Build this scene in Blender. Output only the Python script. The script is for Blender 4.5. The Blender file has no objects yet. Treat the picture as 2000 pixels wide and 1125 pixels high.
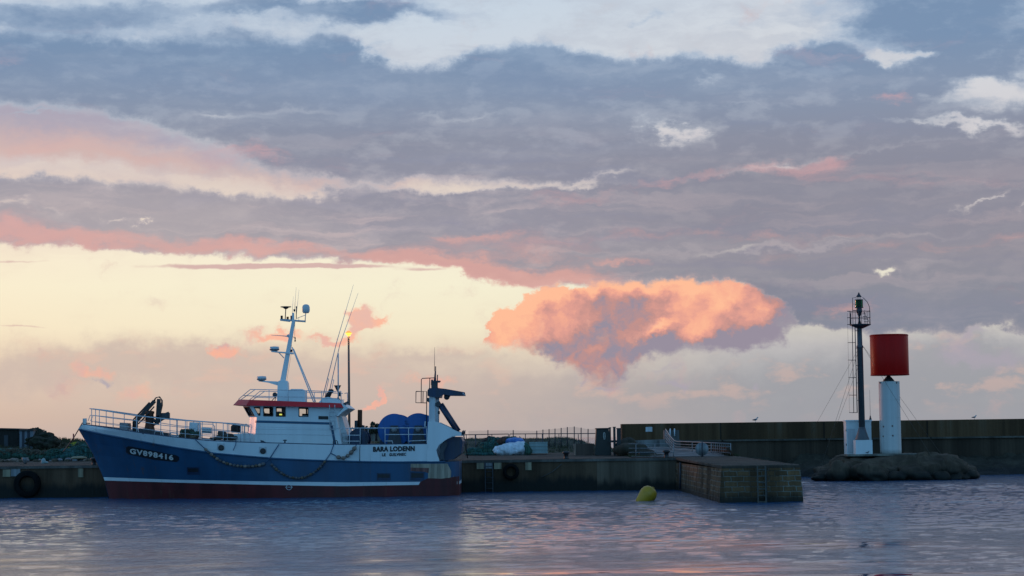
import bpy, bmesh, math, random
import numpy as np
from mathutils import Vector, Matrix, noise as mnoise

random.seed(7)
S = bpy.context.scene
COL = S.collection

# ------------------------------------------------------------------ camera
FPX = 4000.0                      # focal length in pixels of the 2000 px wide photograph
EYE = 2.93
cam_data = bpy.data.cameras.new('camera')
cam_data.sensor_width = 36.0
cam_data.lens = 36.0 * FPX / 2000.0
cam_data.clip_start = 0.5
cam_data.clip_end = 40000.0
cam = bpy.data.objects.new('camera', cam_data)
COL.objects.link(cam)
PITCH = math.atan(292.5 / FPX)
ROLL = math.radians(-0.75)
CAM_M = Matrix.Translation((0, 0, EYE)) @ Matrix.Rotation(math.pi / 2 + PITCH, 4, 'X') @ Matrix.Rotation(ROLL, 4, 'Z')
cam.matrix_world = CAM_M
S.camera = cam

S.view_settings.view_transform = 'Standard'
S.view_settings.look = 'None'
S.view_settings.exposure = 0.0
S.view_settings.gamma = 1.0
S.cycles.use_denoising = True
S.cycles.max_bounces = 6
S.cycles.transparent_max_bounces = 12
S.cycles.sample_clamp_indirect = 4.0

def srgb(r, g, b, k=1.0):
    def f(c):
        c /= 255.0
        return (c / 12.92 if c <= 0.04045 else ((c + 0.055) / 1.055) ** 2.4) * k
    return (f(r), f(g), f(b), 1.0)

# ------------------------------------------------------------------ sky (world)
world = bpy.data.worlds.new('World')
S.world = world
world.use_nodes = True
WT = world.node_tree
WT.nodes.clear()

class NT:
    """small node-writing helper"""
    def __init__(self, tree): self.t = tree
    def new(self, kind, **kw):
        n = self.t.nodes.new(kind)
        for k, v in kw.items(): setattr(n, k, v)
        return n
    def put(self, sock, v):
        if isinstance(v, bpy.types.NodeSocket): self.t.links.new(v, sock)
        elif v is not None: sock.default_value = v
    def m(self, op, a, b=None, c=None, clamp=False):
        n = self.new('ShaderNodeMath', operation=op, use_clamp=clamp)
        self.put(n.inputs[0], a); self.put(n.inputs[1], b); self.put(n.inputs[2], c)
        return n.outputs[0]
    def v(self, op, a, b=None, c=None):
        n = self.new('ShaderNodeVectorMath', operation=op)
        self.put(n.inputs[0], a); self.put(n.inputs[1], b)
        if c is not None: self.put(n.inputs[2], c)
        return n.outputs['Value'] if op in ('DOT_PRODUCT', 'LENGTH') else n.outputs[0]
    def mix(self, f, a, b, blend='MIX'):
        n = self.new('ShaderNodeMix', data_type='RGBA', blend_type=blend)
        n.clamp_factor = True
        self.put(n.inputs[0], f); self.put(n.inputs[6], a); self.put(n.inputs[7], b)
        return n.outputs[2]
    def smooth(self, x, lo, hi, a=0.0, b=1.0):
        n = self.new('ShaderNodeMapRange', interpolation_type='SMOOTHSTEP')
        self.put(n.inputs[0], x); n.inputs[1].default_value = lo; n.inputs[2].default_value = hi
        n.inputs[3].default_value = a; n.inputs[4].default_value = b
        return n.outputs[0]
    def ramp(self, x, stops, interp='LINEAR'):
        n = self.new('ShaderNodeValToRGB')
        r = n.color_ramp; r.interpolation = interp
        while len(r.elements) > 1: r.elements.remove(r.elements[0])
        r.elements[0].position = stops[0][0]; r.elements[0].color = stops[0][1]
        for p, c in stops[1:]:
            e = r.elements.new(p); e.color = c
        self.put(n.inputs[0], x)
        return n.outputs[0]
    def noise(self, vec, scale, detail=5, rough=0.55, out='Fac', dist=0.0):
        n = self.new('ShaderNodeTexNoise', noise_dimensions='2D')
        self.put(n.inputs['Vector'], vec)
        n.inputs['Scale'].default_value = scale; n.inputs['Detail'].default_value = detail
        n.inputs['Roughness'].default_value = rough; n.inputs['Distortion'].default_value = dist
        return n.outputs[out]

w = NT(WT)
tc = w.new('ShaderNodeTexCoord')
D = tc.outputs['Generated']
sep = w.new('ShaderNodeSeparateXYZ'); w.put(sep.inputs[0], D)
dx, dy, dz = sep.outputs
# azimuth (from +Y) and elevation in quarter radians: the angular map of the sky
U = w.m('MULTIPLY', w.m('ARCTAN2', dx, dy), 4.0)
V = w.m('MULTIPLY', w.m('ARCSINE', dz), 4.0)
cmb = w.new('ShaderNodeCombineXYZ'); w.put(cmb.inputs[0], U); w.put(cmb.inputs[1], V)
P0 = cmb.outputs[0]

def uv(px, py):           # angular position of a cloud seen at that place of the photograph
    return (px - 1000) / 1000.0, (855 - (py + (px - 1000) * 0.0131)) / 1000.0

# ragged edges: the angular map is warped by turbulence before the cloud shapes are evaluated
st = w.v('MULTIPLY', P0, (1.0, 2.1, 1.0))
wn1 = w.noise(st, 4.5, 6, 0.6, 'Color')
wn2 = w.noise(w.v('MULTIPLY', P0, (1, 1.25, 1)), 17.0, 5, 0.62, 'Color')
warp1 = w.v('MULTIPLY', w.v('SUBTRACT', wn1, (0.5, 0.5, 0.5)), (0.30, 0.10, 0.0))
warp2 = w.v('MULTIPLY', w.v('SUBTRACT', wn2, (0.5, 0.5, 0.5)), (0.10, 0.065, 0.0))
PB = w.v('ADD', w.v('ADD', P0, warp1), w.v('MULTIPLY', warp2, (0.8, 0.5, 0)))     # banks
PC = w.v('ADD', P0, w.v('MULTIPLY', warp2, (1.0, 1.0, 0)))                         # cumulus
streak = w.noise(w.v('ADD', w.v('MULTIPLY', P0, (1.0, 5.0, 1.0)), w.v('MULTIPLY', wn1, (0.25, 0.5, 0))), 3.2, 7, 0.6)
fine = w.noise(w.v('MULTIPLY', P0, (1.0, 2.2, 1.0)), 9.0, 8, 0.6)
puff = w.noise(w.v('ADD', P0, w.v('MULTIPLY', wn2, (0.05, 0.05, 0))), 11.0, 7, 0.58)
puff_b = w.noise(w.v('ADD', w.v('ADD', P0, w.v('MULTIPLY', wn2, (0.05, 0.05, 0))), (-0.020, 0.022, 0)), 11.0, 7, 0.58)

def blobs(vec, items):
    """sum of soft elliptical cloud shapes; the running sum rides in the z of the vector"""
    q = w.v('MULTIPLY', vec, (1, 1, 0))
    for (px, py, sx, sy, rot, wt) in items:
        u, v = uv(px, py)
        mp = w.new('ShaderNodeMapping', vector_type='TEXTURE')
        w.put(mp.inputs['Vector'], q)
        mp.inputs['Location'].default_value = (u, v, 0)
        mp.inputs['Rotation'].default_value = (0, 0, math.radians(rot))
        mp.inputs['Scale'].default_value = (sx / 1000.0, sy / 1000.0, 1e6)
        g = w.m('POWER', 0.36788, w.v('DOT_PRODUCT', mp.outputs[0], mp.outputs[0]))
        q = w.v('MULTIPLY_ADD', g, (0, 0, wt), q)
    s = w.new('ShaderNodeSeparateXYZ'); w.put(s.inputs[0], q)
    return s.outputs[2]

#__SKY__
# cloud banks: each has an upper and a lower edge that runs along the horizon, ragged by turbulence
def edge(vec_u, pts):
    n = w.new('ShaderNodeFloatCurve')
    cu = n.mapping.curves[0]
    k = [(((px + 300) / 2600.0), (855 - (py + (px - 1000) * 0.0131)) / 1000.0) for px, py in pts]
    cu.points[0].location = (0.0, k[0][1]); cu.points[1].location = (1.0, k[-1][1])
    for x, y in k: cu.points.new(x, y)
    for p in cu.points: p.handle_type = 'AUTO_CLAMPED'
    n.mapping.update()
    w.put(n.inputs['Value'], w.m('MULTIPLY_ADD', vec_u, 1 / 2.6, 1.3 / 2.6))
    return n.outputs[0]
def split(vec):
    s = w.new('ShaderNodeSeparateXYZ'); w.put(s.inputs[0], vec); return s.outputs[0], s.outputs[1]
PE = w.v('ADD', P0, w.v('ADD', w.v('MULTIPLY', warp1, (0.45, 0.30, 0)), w.v('MULTIPLY', warp2, (0.75, 0.62, 0))))
uE, vE = split(PE)
def span(uu, vv, top, bot, st, sb):
    """(density, depth 0 at the top .. 1 at the bottom) of a bank between two edges"""
    t_, b_ = edge(uu, top), edge(uu, bot)
    dt, db = w.m('SUBTRACT', t_, vv), w.m('SUBTRACT', vv, b_)
    a = w.m('MULTIPLY', w.smooth(dt, -st, st), w.smooth(db, -sb, sb))
    return a, w.m('DIVIDE', dt, w.m('MAXIMUM', w.m('SUBTRACT', t_, b_), 0.02)), dt, db
aA, tA, dtA, dbA = span(uE, vE,
    [(-300,90),(0,97),(150,96),(300,98),(400,92),(480,84),(560,90),(620,74),(660,74),(700,90),(745,116),(790,132),(850,126),(900,108),(950,92),(1010,84),(1080,80),(1150,97),(1210,108),(1300,112),(1400,116),(1480,126),(1540,112),(1600,95),(1650,100),(1700,130),(1760,150),(1850,175),(2000,210),(2300,240)],
    [(-300,220),(0,224),(100,226),(200,232),(300,262),(420,300),(540,332),(680,345),(900,354),(1100,364),(1250,362),(1380,350),(1500,326),(1620,308),(1700,292),(1800,285),(2000,300),(2300,320)], 0.020, 0.024)
aB, tB, dtB, dbB = span(uE, vE,
    [(-300,350),(0,356),(200,363),(400,374),(500,390),(600,388),(700,370),(850,378),(1000,376),(1150,366),(1260,360),(1400,344),(1520,334),(1640,316),(1740,300),(1850,284),(2000,270),(2300,260)],
    [(-300,486),(0,488),(200,490),(310,500),(450,504),(600,514),(800,518),(900,526),(960,546),(1100,552),(1300,548),(1440,556),(1540,606),(1600,636),(1640,648),(1700,655),(1800,646),(1900,650),(2000,655),(2300,655)], 0.015, 0.013)
bank_b = blobs(PB, [(660,26,230,26,0,1.3), (140,52,340,50,0,1.0), (1590,592,70,36,12,.8), (1870,40,220,98,0,1.8), (1945,145,140,42,-4,1.35), (1480,60,60,12,0,.25), (1310,34,36,9,0,.5), (760,94,34,11,0,.45), (470,74,120,14,0,.4),
    (600,354,260,24,-3,.55), (1000,366,260,22,0,.35), (1150,366,420,13,2,.42), (1620,255,200,60,0,.6), (1850,300,260,30,0,.6), (60,241,70,4,3,.5)])
bank_h = blobs(PB, [
    (1318,262,46,15,-26,.95), (1375,252,44,14,0,.45), (1500,215,90,6,0,.40), (1330,161,20,8,0,.3), (1765,128,90,10,4,.9), (1935,207,95,24,6,1.0), (1840,200,50,16,0,.3),
    (1870,256,120,8,-6,.5), (425,232,50,7,0,.35), (570,218,70,8,4,.25), (60,414,50,8,0,.55), (150,411,22,5,0,.4), (1060,362,200,10,2,.65), (1180,350,60,6,4,.5), (660,384,160,7,-4,.35), (1850,258,170,10,-6,.6), (1560,480,260,6,4,.3), (760,362,120,8,0,.4), (900,228,90,6,0,.25),
    (1910,400,60,6,22,.5), (1985,424,34,6,22,.5), (1500,128,160,12,-5,.2)])
holes = blobs(PC, [(1730,536,30,9,4,1.0), (285,441,15,5,10,.8), (230,442,26,4,4,.5), (1915,655,45,14,10,.9), (1960,668,40,10,0,.7), (1612,668,40,15,25,.8)])
n_bank = w.m('MULTIPLY_ADD', w.m('SUBTRACT', streak, 0.5), 0.75, w.m('MULTIPLY', w.m('SUBTRACT', fine, 0.5), 0.55))
aU = w.m('ABSOLUTE', U)
wide = w.m('MULTIPLY', w.smooth(w.m('MAXIMUM', w.m('SUBTRACT', aU, 1.15), w.m('SUBTRACT', V, 0.90)), 0.0, 0.5), 0.62)
wide = w.m('MULTIPLY', wide, w.smooth(dy, -0.35, 0.45, 0.25, 1.0))
inner = w.m('SUBTRACT', 1.0, w.smooth(w.m('MAXIMUM', w.m('SUBTRACT', aU, 1.3), w.m('SUBTRACT', V, 1.0)), 0.0, 0.4))
AB = w.m('MULTIPLY', w.m('MAXIMUM', aA, aB), inner)
bank = w.m('ADD', w.m('SUBTRACT', w.m('ADD', w.m('ADD', w.m('MULTIPLY', AB, 1.15), bank_b), wide), w.m('ADD', bank_h, holes)), n_bank)
a_bank = w.smooth(bank, 0.12, 0.90)
a_thick = w.smooth(bank, 0.45, 1.25)

streaks_d = blobs(w.v('ADD', P0, w.v('MULTIPLY', warp2, (0.5, 0.12, 0))), [(480,524,190,5.5,0,1.1), (640,521,130,4,-1,.8), (40,521,90,3,0,.5), (830,527,60,4,0,.7), (60,644,70,2.5,-2,.5), (740,717,60,4,0,.35)])
a_str = w.smooth(w.m('MULTIPLY_ADD', w.m('SUBTRACT', fine, 0.5), 0.6, streaks_d), 0.25, 0.8)

low_b = blobs(PC, [(250,705,260,42,0,.9), (640,735,330,62,0,.8), (-60,745,280,40,0,.8), (1000,790,500,55,0,.65),
    (1300,760,500,40,0,.55), (1830,730,330,80,0,1.0), (1900,690,70,26,0,.5), (850,700,160,14,0,.4), (430,690,70,22,0,.4)])
a_low = w.smooth(w.m('MULTIPLY_ADD', w.m('SUBTRACT', fine, 0.5), 0.9, low_b), 0.0, 1.15)

PM = w.v('ADD', P0, w.v('ADD', w.v('MULTIPLY', warp1, (0.12, 0.18, 0)), w.v('MULTIPLY', warp2, (0.9, 0.95, 0))))
uM, vM = split(PM)
aM, tM, dtM, dbM = span(uM, vM,
    [(-300,700),(920,690),(946,652),(954,636),(970,618),(1000,600),(1035,580),(1060,560),(1082,552),(1102,566),(1120,570),(1132,554),(1160,543),(1300,540),(1450,544),(1560,556),(1620,575),(1700,590),(1760,640),(2300,700)],
    [(-300,640),(920,646),(946,656),(985,680),(1030,692),(1080,706),(1120,718),(1160,734),(1190,738),(1220,726),(1250,710),(1290,696),(1350,690),(1440,690),(1500,676),(1560,644),(1610,618),(1680,600),(1760,585),(2300,560)], 0.012, 0.030)
a_cum = w.m('MULTIPLY', w.smooth(w.m('MULTIPLY_ADD', w.m('SUBTRACT', puff, 0.5), 1.1, aM), 0.18, 0.90), w.smooth(U, 0.74, 0.62))

pf_b = blobs(PC, [(703,622,26,14,30,1.0), (738,624,26,6,8,.6), (432,690,34,17,0,1.0), (545,652,52,9,0,.75), (738,775,15,11,30,1.0), (722,790,18,7,30,.8),
    (840,745,46,12,-10,.45), (1948,572,20,9,0,.8), (645,664,55,8,0,.6), (700,646,40,9,20,.6), (190,725,60,13,-10,.5), (265,770,60,14,0,.35)])
a_pf = w.smooth(w.m('MULTIPLY_ADD', w.m('SUBTRACT', puff, 0.5), 1.0, pf_b), 0.10, 0.70)
gp_b = blobs(PC, [(210,755,17,12,0,.9), (1320,750,24,10,0,.8), (1470,746,17,8,0,.8), (1180,758,28,5,0,.7), (1130,740,16,5,0,.5), (440,677,9,7,0,.9), (1300,715,20,8,0,.4),
    (1850,690,46,26,0,.85), (1920,705,70,22,0,.75), (1885,655,26,10,0,.7)])
a_gp = w.smooth(w.m('MULTIPLY_ADD', w.m('SUBTRACT', puff, 0.5), 1.2, gp_b), 0.10, 0.90)

# colours ---------------------------------------------------------------------
c = srgb
V01 = w.m('MULTIPLY', V, 1.0 / 1.0, clamp=True)
clear_w = w.ramp(V01, [(0.0, c(184,172,170)), (0.05, c(198,180,170)), (0.11, c(211,194,180)), (0.165, c(230,214,190)), (0.22, c(243,233,204)),
    (0.30, c(245,239,212)), (0.37, c(245,237,214)), (0.43, c(238,226,208)), (0.50, c(219,205,197)), (0.58, c(212,206,206)), (0.70, c(206,212,221)), (0.82, c(200,213,226)), (1.0, c(186,206,226))])
clear_e = w.ramp(V01, [(0.0, c(158,158,166)), (0.05, c(160,161,166)), (0.11, c(170,171,175)), (0.17, c(190,187,187)), (0.24, c(218,212,196)),
    (0.32, c(234,228,210)), (0.45, c(214,208,208)), (0.6, c(210,208,212)), (0.75, c(212,216,222)), (1.0, c(190,206,224))])
clear = w.mix(w.smooth(U, -0.1, 0.55), clear_w, clear_e)
# the sunset itself, low and out of the picture to the left
glow = w.m('MULTIPLY', w.m('POWER', 0.36788, w.m('POWER', w.m('MULTIPLY', w.m('ADD', U, 3.3), 0.62), 2.0)), w.m('POWER', 0.36788, w.m('POWER', w.m('MULTIPLY', V, 1.3), 2.0)))
clear = w.mix(w.m('MULTIPLY', glow, 0.9), clear, (1.35, 0.72, 0.34, 1))

# dusk blue above and behind the camera: physical sky with the sun just on the horizon
SUN_AZ, SUN_EL = math.radians(-46.0), math.radians(2.5)
nish = w.new('ShaderNodeTexSky', sky_type='NISHITA')
nish.sun_disc = False
nish.sun_elevation = SUN_EL
nish.sun_rotation = SUN_AZ
nish.air_density = 1.0; nish.dust_density = 0.6; nish.ozone_density = 2.5
NISH_K = 0.15
nsky = w.v('MULTIPLY', nish.outputs[0], (NISH_K, NISH_K, NISH_K))
nsky = w.v('ADD', nsky, w.mix(w.smooth(dz, 0.15, 0.9), w.mix(w.smooth(dy, 0.25, -0.4), (0.05, 0.17, 0.35, 1), (0.13, 0.44, 0.82, 1)), (0.07, 0.15, 0.30, 1)))
up = w.m('MAXIMUM', w.smooth(V, 0.95, 3.0), w.smooth(dy, 0.35, -0.30))

# banks: slate blue high, mauve low, pink where the last sun grazes them
bank_col = w.ramp(V01, [(0.0, c(164,162,174)), (0.20, c(132,141,157)), (0.27, c(140,144,157)), (0.34, c(152,147,158)), (0.42, c(147,145,159)), (0.50, c(143,144,160)), (0.58, c(135,141,160)), (0.67, c(129,146,172)), (0.76, c(117,143,175)), (1.0, c(114,142,176))])
bank_thin = w.ramp(V01, [(0.0, c(186,183,188)), (0.3, c(193,181,183)), (0.45, c(194,184,187)), (0.6, c(177,183,195)), (0.75, c(168,186,208)), (1.0, c(168,188,212))])
bcol = w.mix(w.m('SUBTRACT', a_thick, w.m('MULTIPLY', w.smooth(fine, 0.48, 0.72), 0.40), clamp=True), bank_thin, bank_col)
dk_b = blobs(PB, [(230,150,330,36,-2,.8), (640,170,160,50,0,.6), (1060,150,150,50,0,.7), (1700,440,230,22,4,.9), (1350,450,220,16,4,.6), (1850,610,200,34,0,.9), (1900,60,150,60,0,.6), (1600,130,120,40,10,.5), (300,395,260,16,-3,.4), (860,440,300,20,-2,.5), (1250,280,250,36,0,.4)])
bcol = w.mix(w.m('MULTIPLY', w.smooth(w.m('MULTIPLY_ADD', w.m('SUBTRACT', fine, 0.5), 1.1, dk_b), 0.1, 1.1), 0.42), bcol, w.ramp(V01, [(0.15, c(128,140,166)), (0.35, c(142,142,164)), (0.5, c(132,140,166)), (0.65, c(120,140,172)), (0.8, c(112,140,174))]))
strk2 = w.noise(w.v('ADD', w.v('MULTIPLY', P0, (0.8, 9.0, 1.0)), w.v('MULTIPLY', wn1, (0.3, 0.6, 0))), 2.6, 6, 0.58)
bcol = w.mix(w.m('MULTIPLY', w.smooth(strk2, 0.50, 0.72), w.smooth(V, 0.62, 0.40, 0.15, 0.60)), bcol, w.ramp(V01, [(0.2, c(184,178,186)), (0.35, c(204,182,182)), (0.5, c(196,182,186)), (0.7, c(168,178,196))]))
bcol = w.mix(w.m('MULTIPLY', w.smooth(strk2, 0.48, 0.28), w.smooth(V, 0.62, 0.40, 0.2, 0.6)), bcol, w.ramp(V01, [(0.2, c(134,142,166)), (0.35, c(142,138,160)), (0.5, c(138,142,164)), (0.7, c(120,140,172))]))
bcol = w.mix(w.m('MULTIPLY', w.m('MULTIPLY', w.smooth(U, -0.1, 0.5), w.smooth(V, 0.62, 0.48)), 0.55), bcol, c(128,129,144))
bcol = w.mix(w.m('MULTIPLY', w.m('MULTIPLY', w.smooth(U, -0.2, -0.7), w.smooth(V, 0.56, 0.44)), 0.45), bcol, c(190,178,178))
lt_b = blobs(PB, [(1400,490,330,9,0,.8), (1750,470,200,9,6,.5), (700,398,200,12,-4,.5), (1000,360,220,12,0,.7), (480,235,110,12,0,.7), (1600,300,180,9,10,.3), (1820,530,160,12,0,.4), (560,455,160,7,0,.5), (1800,395,160,9,8,.35)])
bcol = w.mix(w.m('MULTIPLY', w.smooth(w.m('MULTIPLY_ADD', w.m('SUBTRACT', streak, 0.5), 1.2, lt_b), 0.15, 1.1), 0.6), bcol, bank_thin)
pink_b = blobs(PB, [(200,300,300,32,-5,.7), (480,312,110,18,-3,1.0), (600,496,330,16,-3,1.0), (920,462,60,10,0,1.0), (860,520,160,14,-2,.9), (1040,535,130,16,-4,1.1),
    (1560,325,180,16,8,1.0), (1290,362,110,12,8,.9), (1080,384,120,14,4,.6), (1450,468,300,14,-2,.75), (1750,200,50,14,0,1.0), (1000,480,250,14,0,.6),
    (1700,345,170,24,0,.5), (1190,508,90,8,-5,.9), (150,468,260,18,-3,.85), (30,470,140,14,0,.6), (1100,20,120,20,0,.2), (1560,500,300,20,0,.45), (1630,600,50,14,0,.9), (1900,480,200,18,5,.4)])
fr_ = w.m('MULTIPLY', w.m('MULTIPLY', w.smooth(dbB, 0.06, 0.0), w.smooth(dtB, 0.0, 0.05)), w.smooth(U, 0.6, -0.1))
pink_b = w.m('MULTIPLY_ADD', fr_, 0.42, pink_b)
pinkm = w.m('MULTIPLY', w.smooth(w.m('MULTIPLY_ADD', w.m('SUBTRACT', streak, 0.5), 2.4, pink_b), 0.25, 1.6), 0.62)
pcol = w.mix(w.smooth(V, 0.30, 0.55), c(238,168,152), c(222,168,168))
bcol = w.mix(pinkm, bcol, pcol)

low_c = w.mix(w.smooth(U, -0.35, 0.6), c(204,184,173), c(157,158,164))
low_c = w.mix(w.m('MULTIPLY', w.smooth(fine, 0.52, 0.7), 0.4), low_c, c(232,188,168))
low_c = w.mix(w.smooth(V, 0.10, 0.0), low_c, w.mix(w.smooth(U, -0.3, 0.4), c(186,174,170), c(156,156,164)))
lit = w.m('MULTIPLY', w.m('SUBTRACT', puff_b, puff), 1.25)
PL = w.v('ADD', PC, w.v('MULTIPLY', warp1, (0.35, 0.6, 0)))
lit_b = blobs(PL, [(995,622,66,30,35,1.0), (1075,576,80,24,15,1.1), (1200,553,115,17,0,1.1), (1310,558,70,24,0,1.0), (1380,606,110,42,22,.75), (1300,640,34,12,35,.8), (1450,590,100,34,0,.55), (1050,640,110,26,10,.35), (1120,650,60,30,0,.2)])
shd_b = blobs(PL, [(1240,616,105,32,6,.62), (1165,690,120,42,0,.34), (1450,672,170,17,12,.7), (1620,600,70,40,0,.6), (1290,672,60,20,0,.5), (1150,640,60,22,0,.25)])
und = w.m('MULTIPLY', w.smooth(dbM, 0.05, 0.0), w.smooth(U, 0.20, 0.36))
litv = w.m('ADD', w.m('SUBTRACT', w.m('MULTIPLY', w.m('SUBTRACT', lit_b, shd_b), 0.62), w.m('ADD', w.m('MULTIPLY', und, 0.5), w.m('MULTIPLY', w.smooth(U, 0.36, 0.60), 0.6))), w.m('ADD', lit, 0.33), clamp=True)
ccol = w.ramp(litv, [(0.0, c(152,143,158)), (0.12, c(172,144,150)), (0.25, c(195,146,140)), (0.50, c(226,160,146)), (0.72, c(247,175,148)), (1.0, c(255,190,153))])
veil = w.m('MULTIPLY', w.smooth(w.m('MULTIPLY_ADD', w.m('SUBTRACT', fine, 0.5), 0.5, streak), 0.36, 0.66), w.smooth(V, 0.30, 0.46))
sky = w.mix(w.m('MULTIPLY', veil, 0.38), clear, w.ramp(V01, [(0.3, c(222,190,182)), (0.5, c(202,184,188)), (0.65, c(184,186,198)), (1.0, c(176,190,208))]))
sky = w.mix(w.m('MULTIPLY', a_low, 0.85), sky, low_c)
sky = w.mix(w.m('MULTIPLY', a_gp, 0.75), sky, c(172,164,176))
sky = w.mix(w.m('MULTIPLY', a_pf, 0.85), sky, w.mix(w.smooth(lit, -0.3, 0.12), c(232,178,166), c(255,180,150)))
sky = w.mix(a_cum, sky, ccol)
sky = w.mix(w.m('MULTIPLY', a_str, 0.8), sky, c(206,164,164))
# the pink veil hanging under the left of the upper bank
aV, tV, dtV, dbV = span(uE, vE, [(-300,215),(0,218),(200,226),(420,290),(600,320),(900,345),(2300,345)], [(-300,300),(0,318),(150,326),(320,338),(480,358),(640,374),(900,350),(2300,350)], 0.012, 0.016)
vcol = w.mix(w.smooth(tV, 0.2, 0.9), c(172,166,182), c(208,182,178))
vcol = w.mix(w.m('MULTIPLY', pinkm, 0.40), vcol, c(240,172,158))
vk = w.m('MULTIPLY', w.m('MULTIPLY', aV, inner), w.smooth(w.m('MULTIPLY_ADD', w.m('SUBTRACT', streak, 0.5), 1.6, 0.55), 0.0, 0.7, 0.62, 0.97))
sky = w.mix(vk, sky, vcol)
sky = w.mix(w.m('MULTIPLY', a_bank, 0.96), sky, bcol)
back = w.mix(w.m('MULTIPLY', a_bank, 0.2), nsky, c(120,155,190))
sky = w.mix(up, sky, back)
sky = w.mix(w.smooth(dz, 0.0, -0.08), sky, c(96,104,122))
bg = w.new('ShaderNodeBackground')
w.put(bg.inputs[0], sky)
bg.inputs[1].default_value = 1.0
wo = w.new('ShaderNodeOutputWorld')
w.put(wo.inputs[0], bg.outputs[0])
world.cycles.sampling_method = 'MANUAL'
world.cycles.sample_map_resolution = 512

# ------------------------------------------------------------------ the last low sun, soft and weak
sun_d = bpy.data.lights.new('sun', 'SUN')
sun_d.energy = 0.6
sun_d.angle = math.radians(6.0)
sun_d.color = (1.0, 0.42, 0.24)
sun = bpy.data.objects.new('sun', sun_d)
COL.objects.link(sun)
sdir = Vector((math.sin(SUN_AZ) * math.cos(SUN_EL), math.cos(SUN_AZ) * math.cos(SUN_EL), math.sin(SUN_EL)))
sun.rotation_euler = sdir.to_track_quat('Z', 'Y').to_euler()

# ------------------------------------------------------------------ helpers
CR = CAM_M.to_3x3()
CAM_O = Vector((0, 0, EYE))
def W(px, py, Y):
    """world point at depth Y of something measured at that place of the photograph"""
    d = CR @ Vector(((px - 1000.0) / FPX, (562.5 - py) / FPX, -1.0))
    return CAM_O + d * (Y / d.y)
def lerp_tab(tab, x):
    if x <= tab[0][0]: return tab[0][1]
    for (x0, y0), (x1, y1) in zip(tab, tab[1:]):
        if x <= x1: return y0 + (y1 - y0) * (x - x0) / (x1 - x0)
    return tab[-1][1]

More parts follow.
